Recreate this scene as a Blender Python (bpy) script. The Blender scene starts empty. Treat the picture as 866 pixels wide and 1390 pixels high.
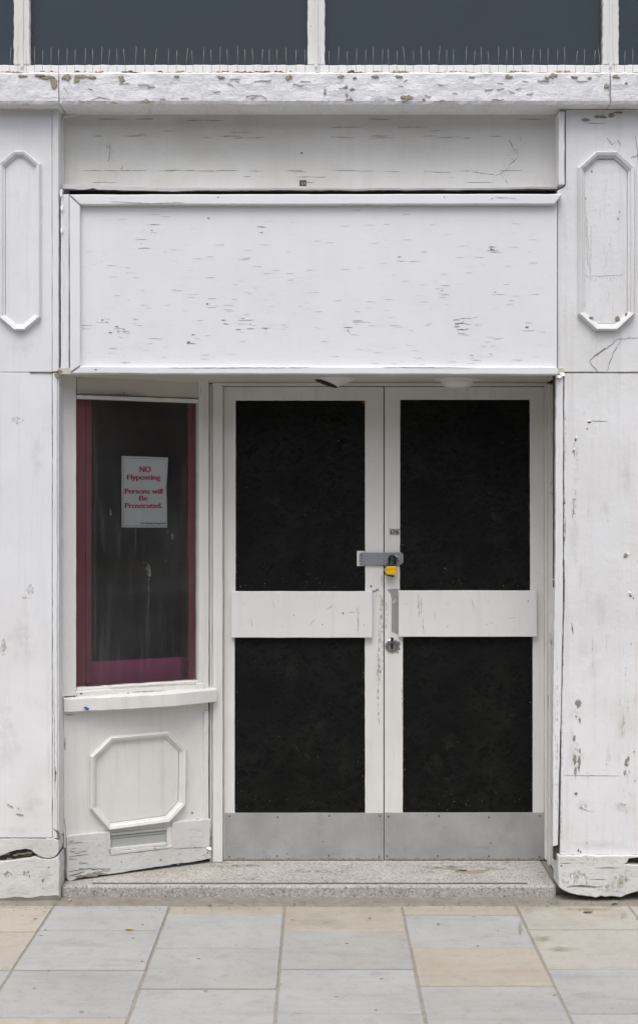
import bpy, bmesh, math, random
from mathutils import Vector, Matrix, noise
R = math.radians
rnd = random.Random(7)
scene = bpy.context.scene
C = scene.collection

# ------------------------------------------------------------------ camera, world, sun
D = 5.5            # metres from lens to the front of the pilasters
S = 0.00305        # metres per photograph pixel on that plane
EYE = 1.66
CX, CY = 433.0, 680.0
cam_d = bpy.data.cameras.new('Camera'); cam = bpy.data.objects.new('Camera', cam_d); C.objects.link(cam)
cam.location = (0, -D, EYE); cam.rotation_euler = (R(90), 0, 0)
cam_d.sensor_fit = 'HORIZONTAL'; cam_d.sensor_width = 36
cam_d.lens = 36 * D / (866 * S); cam_d.shift_y = -15 / 866
cam_d.clip_start = 0.05; cam_d.clip_end = 2000
scene.camera = cam

SUN_EL, SUN_AZ = R(64), R(190)     # azimuth measured from +Y, clockwise; behind the camera
world = bpy.data.worlds.new('World'); scene.world = world; world.use_nodes = True
wn = world.node_tree; wn.nodes.clear()
sky = wn.nodes.new('ShaderNodeTexSky'); sky.sky_type = 'NISHITA'; sky.sun_disc = False
sky.sun_elevation = SUN_EL; sky.sun_rotation = SUN_AZ
sky.air_density = 1.0; sky.dust_density = 3.0; sky.ozone_density = 1.0
hs = wn.nodes.new('ShaderNodeHueSaturation'); hs.inputs['Saturation'].default_value = 0.38
bg = wn.nodes.new('ShaderNodeBackground'); bg.inputs[1].default_value = 0.11
wo = wn.nodes.new('ShaderNodeOutputWorld')
wn.links.new(sky.outputs[0], hs.inputs['Color']); wn.links.new(hs.outputs[0], bg.inputs[0]); wn.links.new(bg.outputs[0], wo.inputs[0])
sun_d = bpy.data.lights.new('Sun', 'SUN'); sun = bpy.data.objects.new('Sun', sun_d); C.objects.link(sun)
sun_d.energy = 0.9; sun_d.angle = R(40); sun_d.color = (1.0, 0.97, 0.93)
sd = Vector((math.sin(SUN_AZ) * math.cos(SUN_EL), math.cos(SUN_AZ) * math.cos(SUN_EL), math.sin(SUN_EL)))
sun.rotation_euler = sd.to_track_quat('Z', 'Y').to_euler()
scene.view_settings.view_transform = 'Standard'; scene.view_settings.look = 'None'
scene.view_settings.gamma = 1; scene.view_settings.use_curve_mapping = False
scene.view_settings.exposure = 0.95

# ------------------------------------------------------------------ materials
class G:
    def __init__(s, name):
        s.m = bpy.data.materials.new(name); s.m.use_nodes = True
        s.t = s.m.node_tree; s.t.nodes.clear()
        s.out = s.t.nodes.new('ShaderNodeOutputMaterial')
        s.tc = s.t.nodes.new('ShaderNodeTexCoord').outputs['Object']
    def n(s, typ, **kw):
        nd = s.t.nodes.new(typ)
        for k, v in kw.items(): setattr(nd, k, v)
        return nd
    def l(s, a, b): s.t.links.new(a, b)
    def map(s, sc, rot=(0, 0, 0), loc=(0, 0, 0), src=None):
        m = s.n('ShaderNodeMapping'); m.inputs['Scale'].default_value = sc
        m.inputs['Rotation'].default_value = rot; m.inputs['Location'].default_value = loc
        s.l(src or s.tc, m.inputs[0]); return m.outputs[0]
    def noise(s, scale=1, detail=4, rough=.55, vec=None, dist=0):
        t = s.n('ShaderNodeTexNoise'); t.inputs['Scale'].default_value = scale
        t.inputs['Detail'].default_value = detail; t.inputs['Roughness'].default_value = rough
        t.inputs['Distortion'].default_value = dist
        s.l(vec or s.tc, t.inputs['Vector']); return t.outputs['Fac']
    def vor(s, scale, vec=None, feature='F1', out='Distance', rand=1):
        t = s.n('ShaderNodeTexVoronoi', feature=feature); t.inputs['Scale'].default_value = scale
        t.inputs['Randomness'].default_value = rand
        s.l(vec or s.tc, t.inputs['Vector']); return t.outputs[out]
    def ramp(s, v, a, b, lo=0., hi=1.):
        r = s.n('ShaderNodeMapRange'); r.inputs[1].default_value = a; r.inputs[2].default_value = b
        r.inputs[3].default_value = lo; r.inputs[4].default_value = hi; s.l(v, r.inputs[0]); return r.outputs[0]
    def math(s, op, a, b):
        m = s.n('ShaderNodeMath', operation=op)
        for i, v in enumerate((a, b)):
            if isinstance(v, (int, float)): m.inputs[i].default_value = v
            else: s.l(v, m.inputs[i])
        return m.outputs[0]
    def mix(s, fac, a, b):
        m = s.n('ShaderNodeMix', data_type='RGBA')
        for i, v in ((0, fac), (6, a), (7, b)):
            if isinstance(v, (int, float)): m.inputs[i].default_value = v
            elif isinstance(v, tuple): m.inputs[i].default_value = (*v, 1)
            else: s.l(v, m.inputs[i])
        return m.outputs[2]
    def bsdf(s, col, rough=.5, metal=0, spec=.5, bump=None, bs=.3, bd=.002):
        b = s.n('ShaderNodeBsdfPrincipled')
        for k, v in (('Base Color', col), ('Roughness', rough), ('Metallic', metal), ('Specular IOR Level', spec)):
            if isinstance(v, tuple): b.inputs[k].default_value = (*v, 1)
            elif isinstance(v, (int, float)): b.inputs[k].default_value = v
            else: s.l(v, b.inputs[k])
        if bump is not None:
            bp = s.n('ShaderNodeBump'); bp.inputs['Strength'].default_value = bs; bp.inputs['Distance'].default_value = bd
            s.l(bump, bp.inputs['Height']); s.l(bp.outputs[0], b.inputs['Normal'])
        s.l(b.outputs[0], s.out.inputs[0]); return s.m

def tint(c, k): return tuple(x * k for x in c)

def paint(name, base=(.79, .79, .80), grime=.5, streak=.25, hair=0., grain='v', chip=None, chipcol=(.30, .27, .21),
          crackle=0., speck=.5, rough=.5, bs=.35, blister=0.):
    g = G(name)
    c = g.mix(g.math('MULTIPLY', g.ramp(g.noise(2.3, 7, .6), .42, .72), grime), base, tuple(x * y for x, y in zip(base, (.80, .79, .75))))
    c = g.mix(g.ramp(g.noise(.9, 4, .55), .35, .65, 0, .5), c, tuple(x * y for x, y in zip(base, (.93, .935, .955))))
    sv = g.map((26, 26, 1.1))
    c = g.mix(g.math('MULTIPLY', g.ramp(g.noise(1, 5, .6, sv), .52, .78), streak), c, (.50, .475, .42))
    c = g.mix(g.math('MULTIPLY', g.ramp(g.noise(9, 8, .72), .58, .74), grime * .55), c, (.56, .54, .49))
    c = g.mix(g.math('MULTIPLY', g.ramp(g.noise(75, 3, .6), .705, .745), speck), c, (.30, .27, .23))
    hgt = g.math('MULTIPLY', g.noise(55, 5, .6), .35)
    gv = g.map((70, 70, 3.5)) if grain == 'v' else g.map((3.5, 3.5, 90))
    hgt = g.math('ADD', hgt, g.math('MULTIPLY', g.noise(1, 4, .6, gv), .22))
    hgt = g.math('ADD', hgt, g.math('MULTIPLY', g.noise(5, 3, .5), 1.2))
    if blister:
        hgt = g.math('ADD', hgt, g.math('MULTIPLY', g.ramp(g.noise(17, 6, .65), .45, .62), blister))
    if hair:
        hv = g.map((24, 24, 380)) if grain == 'h' else g.map((170, 170, 9))
        h = g.ramp(g.noise(1, 5, .62, hv),   .615, .69)
        h = g.math('MULTIPLY', h, g.ramp(g.noise(3.1, 5, .65), .38, .62))
        c = g.mix(g.math('MULTIPLY', h, hair), c, (.36, .335, .28))
        hgt = g.math('SUBTRACT', hgt, g.math('MULTIPLY', h, 1.0))
    if crackle:
        for sc_, w_, k_ in (((19, 19, 46), .016, 1.), ((34, 34, 70), .02, .7)):
            v_ = g.noise(1, 5, .6, g.map(sc_), .6)
            k = g.ramp(g.math('ABSOLUTE', g.math('SUBTRACT', v_, .5), 0), 0, w_, 1, 0)
            k = g.math('MULTIPLY', k, g.ramp(g.noise(6, 6, .65), .44, .60))
            c = g.mix(g.math('MULTIPLY', k, crackle * k_), c, (.40, .38, .35))
            hgt = g.math('SUBTRACT', hgt, g.math('MULTIPLY', k, .8))
            hgt = g.math('ADD', hgt, g.math('MULTIPLY', g.ramp(v_, .44, .56), .8))
    if chip:
        k = g.ramp(g.noise(13, 9, .68), chip, chip + .012)
        cc = g.mix(g.noise(40, 4), tint(chipcol, .7), tint(chipcol, 1.3))
        c = g.mix(k, c, cc)
        hgt = g.math('SUBTRACT', hgt, g.math('MULTIPLY', k, 1.6))
    return g.bsdf(c, rough, 0, .35, hgt, bs, .003)

M = {}
M['paint'] = paint('white paint', grime=.6, streak=.22, speck=.3, hair=.25, rough=.5)
M['paint_trim'] = paint('white trim paint', grime=.6, streak=.35, speck=.5, hair=.4, chip=.70, rough=.45)
M['paint_sign'] = paint('cracked plywood paint', base=(.80, .80, .81), grime=.25, streak=.05, speck=.15, hair=.26, grain='h', rough=.5, bs=.35)
M['paint_rail'] = paint('white rail paint', base=(.81, .81, .82), grime=.3, streak=.05, speck=.3, hair=.5, grain='h', chip=.75, rough=.42)
M['paint_fascia'] = paint('grimy fascia paint', base=(.74, .73, .70), grime=.9, streak=.18, speck=.5, hair=.35, grain='h', rough=.5)
M['paint_ledge'] = paint('flaking masonry paint', base=(.80, .80, .815), grime=.35, streak=.1, speck=.5, crackle=.6, chip=.70, chipcol=(.36, .31, .22), rough=.6, bs=.38)
M['paint_worn'] = paint('worn plinth paint', base=(.70, .695, .68), grime=1., streak=.5, speck=.9, hair=.9, grain='h', chip=.655, chipcol=(.30, .27, .22), rough=.6, bs=.7, blister=.6)
M['paint_pil'] = paint('blistered pilaster paint', base=(.78, .78, .785), grime=.8, streak=.4, speck=.6, hair=.35, chip=.71, chipcol=(.42, .38, .30), rough=.5, bs=.5, blister=.35)
M['paint_door'] = paint('door paint', base=(.765, .755, .725), grime=.6, streak=.35, speck=.35, hair=.2, rough=.42, bs=.25)
M['paint_board'] = paint('push board paint', base=(.78, .775, .76), grime=.4, streak=.22, speck=.6, hair=.2, rough=.4, bs=.2)
M['paint_win'] = paint('window frame paint', base=(.765, .755, .725), grime=.6, streak=.35, speck=.4, hair=.4, chip=.705, rough=.45)
M['paint_shaded'] = paint('yellowed and shaded soffit paint', base=(.60, .58, .51), grime=.7, streak=.2, speck=.5, hair=.2, rough=.5)  # yellowed paint, darkened further to carry the shade atop the recess
M['paint_upper'] = paint('peeling upper frame paint', base=(.77, .765, .74), grime=.5, streak=.3, speck=.6, hair=.6, chip=.68, chipcol=(.52, .46, .36), rough=.55, bs=.6)

def simple(name, col, rough=.5, metal=0, spec=.5, var=.25, sc=12, bs=.2):
    g = G(name)
    c = g.mix(g.noise(sc, 6, .6), tint(col, 1 - var), tint(col, 1 + var))
    return g.bsdf(c, rough, metal, spec, g.noise(sc * 5, 4), bs, .001)
M['bare'] = simple('bare weathered wood', (.27, .235, .18), .85, var=.5, sc=60, bs=.6)
M['bare_dark'] = simple('rotten dark wood', (.075, .062, .046), .9, var=.6, sc=50, bs=.9)
M['crack'] = simple('crack dirt', (.17, .155, .13), .9, var=.4, sc=60)
M['graze'] = simple('grey graze', (.43, .42, .39), .8, var=.25, sc=60)
M['scuff'] = simple('pale dirt scuff', (.56, .55, .52), .7, var=.15, sc=40)
M['smear'] = simple('stile smear', (.43, .43, .42), .6, var=.25, sc=30)
M['rust'] = simple('rust', (.20, .075, .022), .9, var=.6, sc=60, bs=.8)
M['moss'] = simple('dirty concrete', (.22, .20, .17), .9, var=.45, sc=20, bs=.6)
M['grey_metal'] = simple('grey hasp metal', (.30, .32, .345), .4, .35, var=.06, sc=20, bs=.05)
M['steel'] = simple('bright steel', (.60, .60, .60), .28, 1, var=.1)
M['wire'] = simple('spike wire', (.30, .29, .27), .45, .6, var=.2)
M['black'] = simple('black rubber', (.012, .012, .013), .45, var=.2)
M['yellow'] = simple('yellow padlock vinyl', (.80, .50, .008), .38, var=.06, sc=40, bs=.05)
M['screw'] = simple('dull screw', (.13, .125, .115), .5, .5)
M['blue'] = simple('blue paint chip', (.03, .13, .42), .5)
M['red'] = simple('red paint chip', (.25, .03, .03), .5)
M['orange'] = simple('orange paint chip', (.55, .25, .04), .5)
M['maroon'] = simple('maroon lining', (.50, .10, .14), .6, var=.15)
M['magenta'] = simple('magenta shelf', (.62, .10, .27), .6, var=.12)
M['olive'] = simple('olive post', (.085, .08, .03), .6)
M['dark_room'] = simple('dark interior', (.20, .20, .19), .9)
M['room_floor'] = simple('interior floor', (.20, .20, .20), .8)
M['slate'] = simple('slate blue blind', (.050, .112, .165), .7, var=.10, sc=1.2, bs=.05)  # blue stands in for sky reflected in the upper panes
M['lampwhite'] = simple('lamp housing', (.70, .69, .66), .4, var=.05)
M['paper'] = simple('paper', (.88, .88, .87), .7, var=.03, sc=8, bs=.1)
M['ink_red'] = simple('red ink', (.60, .05, .12), .7, var=.1)
M['ink_grey'] = simple('grey ink', (.16, .16, .16), .7)
M['tape'] = simple('label tape', (.47, .43, .38), .6)
M['ink_black'] = simple('black ink', (.05, .04, .035), .7)
M['leaf'] = simple('dry leaf', (.23, .14, .06), .8)
M['leaf_pale'] = simple('pale leaf', (.50, .38, .18), .8)
M['asphalt'] = simple('asphalt', (.055, .055, .055), .9, sc=90, bs=.6)
M['mortar'] = simple('mortar joints', (.26, .24, .205), .95, var=.35, sc=30, bs=.6)
M['louvre'] = simple('vent grey', (.42, .43, .41), .5, var=.1, sc=20)

def worn(name, col, lo, hi, amax, sc=45):          # thin dirt film that breaks up into specks
    g = G(name)
    c = g.mix(g.noise(30, 5), tint(col, .8), tint(col, 1.15))
    m = g.bsdf(c, .7, 0, .3)
    b = [n for n in g.t.nodes if n.type == 'BSDF_PRINCIPLED'][0]
    fa = g.n('ShaderNodeAttribute', attribute_name='feather')
    al = g.math('MULTIPLY', g.ramp(g.noise(sc, 8, .7), lo, hi, 0, 1.6), fa.outputs['Fac'])
    g.l(g.math('MULTIPLY', g.math('MINIMUM', al, 1.), amax), b.inputs['Alpha']); return m
M['scuff'] = worn('pale dirt scuff', (.50, .485, .45), .42, .72, .55)
M['smear'] = worn('stile smear', (.34, .34, .335), .25, .6, .75, 30)
M['graze'] = worn('grey graze', (.30, .285, .25), .36, .56, .85, 70)
M['film'] = worn('grey grime film', (.36, .345, .31), .40, .80, .16, 14)
M['film_fine'] = worn('speckled grime film', (.33, .31, .27), .48, .72, .6, 55)
M['faint'] = worn('faint crack dirt', (.50, .485, .45), .30, .58, .6, 80)
M['gum'] = worn('old gum', (.13, .125, .115), .2, .6, .75, 40)
def mat_kick():
    g = G('aluminium kick plate')
    c = g.mix(g.ramp(g.noise(5, 6, .6), .35, .7), (.40, .405, .40), (.53, .535, .53))
    c = g.mix(g.ramp(g.noise(1, 5, .65, g.map((28, 28, 2.2))), .55, .85, 0, .35), c, (.30, .30, .29))
    c = g.mix(g.ramp(g.noise(110, 2), .70, .74, 0, .6), c, (.12, .11, .10))
    rg = g.ramp(g.noise(7, 6), .3, .7, .42, .6)
    return g.bsdf(c, rg, .55, .5, g.noise(1, 3, .5, g.map((4, 4, 140))), .06, .001)
M['kick'] = mat_kick()

def mat_osb():
    g = G('black painted strand board')
    tot = None
    for i, (rot, sc) in enumerate(((.15, (26, 1, 85)), (1.05, (30, 1, 95)), (-.8, (28, 1, 100)), (.45, (20, 1, 70)), (-.35, (24, 1, 80)))):
        v = g.map(sc, src=g.map((1, 1, 1), (0, rot, 0), (i * 3.7, 0, i * 1.3)))
        cell = g.vor(1, v, 'F1', 'Color')
        sp = g.n('ShaderNodeSeparateColor'); g.l(cell, sp.inputs[0])
        a = g.ramp(sp.outputs[0], .62, 1.0)
        tot = a if tot is None else g.math('MAXIMUM', tot, a)
    f = g.math('MULTIPLY', tot, g.ramp(g.noise(4.5, 5, .6), .35, .65, .25, 1))
    c = g.mix(f, (.0020, .0022, .0022), (.0115, .012, .0112))
    c = g.mix(g.ramp(g.noise(120, 2), .755, .79, 0, .6), c, (.16, .11, .05))
    return g.bsdf(c, g.ramp(tot, 0, 1, .7, .42), 0, .16, tot, .5, .002)
M['osb'] = mat_osb()

def mat_glass(name, dust=.03, ior=1.45):
    g = G(name)
    tr = g.n('ShaderNodeBsdfTransparent'); tr.inputs[0].default_value = (.97, .98, .975, 1)
    gl = g.n('ShaderNodeBsdfGlossy'); gl.inputs['Roughness'].default_value = .03
    bp = g.n('ShaderNodeBump'); bp.inputs['Strength'].default_value = .02; bp.inputs['Distance'].default_value = .002
    g.l(g.noise(3, 2), bp.inputs['Height']); g.l(bp.outputs[0], gl.inputs['Normal'])
    fr = g.n('ShaderNodeFresnel'); fr.inputs[0].default_value = ior
    m1 = g.n('ShaderNodeMixShader'); g.l(fr.outputs[0], m1.inputs[0]); g.l(tr.outputs[0], m1.inputs[1]); g.l(gl.outputs[0], m1.inputs[2])
    df = g.n('ShaderNodeBsdfDiffuse'); df.inputs[0].default_value = (.55, .56, .54, 1)
    f = g.math('MULTIPLY', g.ramp(g.noise(2.2, 7, .62), .15, .95), dust * 1.3)
    f = g.math('ADD', f, g.ramp(g.noise(150, 2), .72, .76, 0, .10))
    f = g.math('ADD', f, g.math('MULTIPLY', g.ramp(g.noise(1, 5, .6, g.map((45, 45, 2.5))), .5, .85), dust * .8))
    m2 = g.n('ShaderNodeMixShader'); g.l(f, m2.inputs[0]); g.l(m1.outputs[0], m2.inputs[1]); g.l(df.outputs[0], m2.inputs[2])
    g.l(m2.outputs[0], g.out.inputs[0]); return g.m
M['glass'] = mat_glass('shop window glass', .085, 1.62)
M['glass_up'] = mat_glass('upper window glass', .010, 1.5)

def mat_dust():
    g = G('dried dribble')
    tr = g.n('ShaderNodeBsdfTransparent'); df = g.n('ShaderNodeBsdfDiffuse'); df.inputs[0].default_value = (.55, .56, .54, 1)
    m = g.n('ShaderNodeMixShader'); g.l(g.ramp(g.noise(60, 4), .38, .75, .0, .28), m.inputs[0]); g.l(tr.outputs[0], m.inputs[1]); g.l(df.outputs[0], m.inputs[2])
    g.l(m.outputs[0], g.out.inputs[0]); return g.m
M['dribble'] = mat_dust()

def mat_terrazzo(name, dark):
    g = G(name)
    v = g.vor(230, out='Color'); sp = g.n('ShaderNodeSeparateColor'); g.l(v, sp.inputs[0])
    v2 = g.vor(120, out='Color'); s2 = g.n('ShaderNodeSeparateColor'); g.l(v2, s2.inputs[0])
    c = g.mix(g.ramp(g.noise(5, 6, .6), .35, .7), tint((.43, .415, .385), dark), tint((.335, .32, .29), dark))
    c = g.mix(g.ramp(sp.outputs[0], .74, .80, 0, .5), c, (.17, .125, .12))
    c = g.mix(g.ramp(s2.outputs[1], .88, .92, 0, .5), c, (.10, .065, .06))
    c = g.mix(g.ramp(sp.outputs[2], .8, .85, 0, .6), c, (.66, .65, .62))
    c = g.mix(g.ramp(g.noise(3.5, 7, .65, g.map((1, 2, 1))), .56, .74, 0, .55), c, (.30, .235, .165))
    c = g.mix(g.ramp(g.noise(11, 5, .7), .60, .76, 0, .4), c, (.17, .15, .13))
    return g.bsdf(c, .65, 0, .3, g.noise(180, 3), .35, .001)
M['terrazzo'] = mat_terrazzo('terrazzo step', 1.0)

def mat_stone(name, a, b, stain, samt, seed):
    g = G(name)
    sv = g.map((1, 1, 1), (0, 0, seed * .7), (seed * 3.1, seed * 1.7, 0))
    c = g.mix(g.ramp(g.noise(3, 7, .6, sv), .3, .7), a, b)
    band = g.noise(1, 6, .6, g.map((1.2, 7, 1), (0, 0, .12 * seed), (seed, seed * 2, 0)), 1.2)
    c = g.mix(g.ramp(band, .52, .72, 0, .45), c, tint(b, .80))
    c = g.mix(g.ramp(g.noise(2.4, 6, .65, g.map((1, 1, 1), (0, 0, 0), (seed * 5, 1, 0))), .5, .72, 0, samt), c, stain)
    c = g.mix(g.ramp(g.noise(60, 3, .6), .62, .74, 0, .5), c, tint(b, .5))
    c = g.mix(g.ramp(g.noise(14, 8, .72, sv), .5, .75, 0, .5), c, tint(b, .68))
    return g.bsdf(c, .8, 0, .25, g.noise(35, 7, .65), .3, .003)
M['stone'] = [mat_stone('grey sandstone flag', (.375, .37, .355), (.315, .31, .30), (.36, .31, .24), .4, 1),
              mat_stone('blue grey sandstone flag', (.395, .39, .38), (.34, .338, .33), (.37, .33, .27), .3, 2),
              mat_stone('buff sandstone flag', (.405, .37, .315), (.36, .325, .275), (.31, .25, .175), .4, 3),
              mat_stone('stained sandstone flag', (.41, .395, .35), (.36, .345, .31), (.29, .225, .14), .8, 4)]

# ------------------------------------------------------------------ geometry helpers
def link(o, parent=None, mat=None):
    C.objects.link(o)
    if parent is not None: o.parent = parent
    if mat is not None: o.data.materials.append(M[mat] if isinstance(mat, str) else mat)
    return o
def mesh(name, vs, fs, mat, parent=None, bevel=0, smooth=False, seg=2):
    me = bpy.data.meshes.new(name); me.from_pydata([tuple(v) for v in vs], [], fs)
    bm = bmesh.new(); bm.from_mesh(me); bmesh.ops.recalc_face_normals(bm, faces=bm.faces); bm.to_mesh(me); bm.free()
    if smooth: me.polygons.foreach_set('use_smooth', [True] * len(me.polygons))
    o = link(bpy.data.objects.new(name, me), parent, mat)
    if bevel:
        b = o.modifiers.new('Bevel', 'BEVEL'); b.width = bevel; b.segments = seg; b.limit_method = 'ANGLE'; b.angle_limit = R(40)
    return o
def empty(name, loc=(0, 0, 0)):
    o = bpy.data.objects.new(name, None); C.objects.link(o); o.location = loc; o.empty_display_size = .1; return o
def tag(o, label, cat=None, group=None, kind=None):
    o['label'] = label
    if cat: o['category'] = cat
    if group: o['group'] = group
    if kind: o['kind'] = kind
    return o

def PY(Y):                                   # a facade-parallel plane: photo point -> place on it
    k = S * (D + Y) / D
    return lambda x, y, off=0.: Vector(((x - CX) * k, Y - off, EYE - (y - CY) * k))
A = PY(.10)(85, 0); B = PY(.40)(286, 0); A.z = B.z = 0   # the splayed window runs from A (front) to B (door line)
T = (B - A).normalized(); NRM = Vector((T.y, -T.x, 0))
def PS(n=0.):                                # the splayed plane, moved n outwards
    def f(x, y, off=0.):
        d = Vector(((x - CX) * S, D, -(y - CY) * S)); o = Vector((0, -D, EYE))
        t = (A + NRM * n - o).dot(NRM) / d.dot(NRM)
        return o + d * t + NRM * off
    f.n = NRM
    return f
def nrm(pl): return getattr(pl, 'n', Vector((0, -1, 0)))

def jag(poly, step, amp, r=rnd, closed=True):
    out = []
    n = len(poly)
    for i in range(n if closed else n - 1):
        a, b = poly[i], poly[(i + 1) % n]
        L = math.dist(a, b); k = max(1, int(L / step))
        for j in range(k):
            t = j / k; jit = amp if 0 < j else amp * .3
            out.append((a[0] + (b[0] - a[0]) * t + r.uniform(-jit, jit), a[1] + (b[1] - a[1]) * t + r.uniform(-jit, jit)))
    return out
def prism(name, poly, pl, thick, mat, parent=None, bevel=.002, step=0, amp=0):
    if step: poly = jag(poly, step, amp)
    f = [pl(x, y) for x, y in poly]; n = len(f); back = -nrm(pl) * thick
    vs = f + [v + back for v in f]
    fs = [list(range(n)), list(range(2 * n - 1, n - 1, -1))] + [[i, i + n, (i + 1) % n + n, (i + 1) % n] for i in range(n)]
    return mesh(name, vs, fs, mat, parent, bevel)
def rect(x0, x1, y0, y1): return [(x0, y0), (x1, y0), (x1, y1), (x0, y1)]
def bar(name, x0, x1, y0, y1, pl, thick, mat, parent=None, bevel=.003, step=14, amp=.22):
    return prism(name, rect(x0, x1, y0, y1), pl, thick, mat, parent, bevel, step, amp)
def box(name, lo, hi, mat, parent=None, bevel=.002):
    (a, b, c), (d, e, f) = lo, hi
    vs = [(a, b, c), (d, b, c), (d, e, c), (a, e, c), (a, b, f), (d, b, f), (d, e, f), (a, e, f)]
    return mesh(name, vs, [[0, 1, 2, 3], [4, 5, 6, 7], [0, 1, 5, 4], [1, 2, 6, 5], [2, 3, 7, 6], [3, 0, 4, 7]], mat, parent, bevel)
SOFT = ('film', 'film_fine', 'scuff', 'gum')
def marks(name, polys, pl, off, mat, parent, soft=None):       # thin chips, scars and dirt films lying on a surface
    if soft is None: soft = mat in SOFT
    vs, fs, at = [], [], []
    for p in polys:
        b = len(vs); n = len(p)
        if soft and n < 26 and 'line' not in name and 'crack' not in name:
            cx = sum(q[0] for q in p) / n; cy = sum(q[1] for q in p) / n
            vs.append(pl(cx, cy, off)); at.append(1.)
            for t, f_ in ((.3, .9), (.55, .6), (.78, .25), (1., 0.)):
                vs += [pl(cx + (x - cx) * t, cy + (y - cy) * t, off) for x, y in p]; at += [f_] * n
            for i in range(n):
                j = (i + 1) % n; fs.append([b, b + 1 + i, b + 1 + j])
                for k in range(3): fs.append([b + 1 + k * n + i, b + 1 + k * n + n + i, b + 1 + k * n + n + j, b + 1 + k * n + j])
        else:
            f = [pl(x, y, off) for x, y in p]; k = [pl(x, y, -.002) for x, y in p]
            vs += f + k; at += [1.] * (2 * n)
            fs += [list(range(b, b + n))] + [[b + i, b + i + n, b + (i + 1) % n + n, b + (i + 1) % n] for i in range(n)]
    o = mesh(name, vs, fs, mat, parent)
    o.data.attributes.new('feather', 'FLOAT', 'POINT').data.foreach_set('value', at)
    if len(polys) > 1: o['kind'] = 'stuff'
    return o
def blotch(cx, cy, rx, ry, n=11, rough=.45, r=rnd):
    return [(cx + math.cos(2 * math.pi * i / n) * rx * (1 + r.uniform(-rough, rough * .4)),
             cy + math.sin(2 * math.pi * i / n) * ry * (1 + r.uniform(-rough, rough * .4))) for i in range(n)]
def line(pts, w, step=5, amp=.5, r=rnd, taper=True):  # polyline -> thin uneven crack outline
    p = jag(pts, step, amp, r, closed=False) + [pts[-1]]
    up, dn = [], []
    for i, (x, y) in enumerate(p):
        a, b = p[max(0, i - 1)], p[min(len(p) - 1, i + 1)]
        dx, dy = b[0] - a[0], b[1] - a[1]; L = math.hypot(dx, dy) or 1
        t = i / (len(p) - 1); ww = w * .5 * r.uniform(.45, 1.3) * ((.15 + .85 * math.sin(math.pi * t)) if taper else 1)
        up.append((x - dy / L * ww, y + dx / L * ww)); dn.append((x + dy / L * ww, y - dx / L * ww))
    return up + dn[::-1]
def tube(name, pts, rad, mat, parent=None, n=8, closed=False):
    pts = [Vector(p) for p in pts]; vs, fs = [], []; m = len(pts)
    for i, p in enumerate(pts):
        a = pts[(i - 1) % m] if closed or i > 0 else p; b = pts[(i + 1) % m] if closed or i < m - 1 else p
        d = (b - a).normalized(); q = d.to_track_quat('Z', 'Y')
        r_ = rad[i] if isinstance(rad, (list, tuple)) else rad
        vs += [p + q @ Vector((math.cos(2 * math.pi * k / n) * r_, math.sin(2 * math.pi * k / n) * r_, 0)) for k in range(n)]
    for i in range(m if closed else m - 1):
        for k in range(n):
            fs.append([i * n + k, i * n + (k + 1) % n, ((i + 1) % m) * n + (k + 1) % n, ((i + 1) % m) * n + k])
    if not closed: fs += [list(range(n)), list(range((m - 1) * n, m * n))]
    return mesh(name, vs, fs, mat, parent, smooth=True)
def lathe(name, prof, mat, parent=None, n=24, M4=Matrix()):      # profile of (radius, height) about local Z
    vs, fs = [], []
    for r_, h in prof: vs += [M4 @ Vector((math.cos(2 * math.pi * k / n) * r_, math.sin(2 * math.pi * k / n) * r_, h)) for k in range(n)]
    for i in range(len(prof) - 1):
        for k in range(n): fs.append([i * n + k, i * n + (k + 1) % n, (i + 1) * n + (k + 1) % n, (i + 1) * n + k])
    fs += [list(range(n)), list(range((len(prof) - 1) * n, len(prof) * n))]
    return mesh(name, vs, fs, mat, parent, bevel=0)
def octagon(parent, outer, width, pl, h, mat, name='moulding'):
    cx = sum(p[0] for p in outer) / 8; cy = sum(p[1] for p in outer) / 8
    def inset(w):
        n = len(outer); res = []
        for i in range(n):
            p0, p1, p2 = outer[i - 1], outer[i], outer[(i + 1) % n]
            def off(a, b):
                dx, dy = b[0] - a[0], b[1] - a[1]; L = math.hypot(dx, dy); nx, ny = -dy / L, dx / L
                if (cx - a[0]) * nx + (cy - a[1]) * ny < 0: nx, ny = -nx, -ny
                return (a[0] + nx * w, a[1] + ny * w), (dx, dy)
            (a, u), (b, v) = off(p0, p1), off(p1, p2)
            den = u[0] * v[1] - u[1] * v[0]
            t = ((b[0] - a[0]) * v[1] - (b[1] - a[1]) * v[0]) / den
            res.append((a[0] + u[0] * t, a[1] + u[1] * t))
        return res
    rings = [(inset(0), -.002), (inset(0), h * .45), (inset(width * .22), h), (inset(width * .6), h * .85), (inset(width * .72), h * .5), (inset(width), h * .35), (inset(width), -.002)]
    for i in range(8):
        j = (i + 1) % 8; vs = []
        for e in (i, j):
            for rg, hh in rings: vs.append(pl(*rg[e], hh))
        k = len(rings); fs = [[q, q + 1, k + q + 1, k + q] for q in range(k - 1)] + [list(range(k)), list(range(2 * k - 1, k - 1, -1))]
        mesh(name, vs, fs, mat, parent)
    return inset(width * 1.0)
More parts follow.
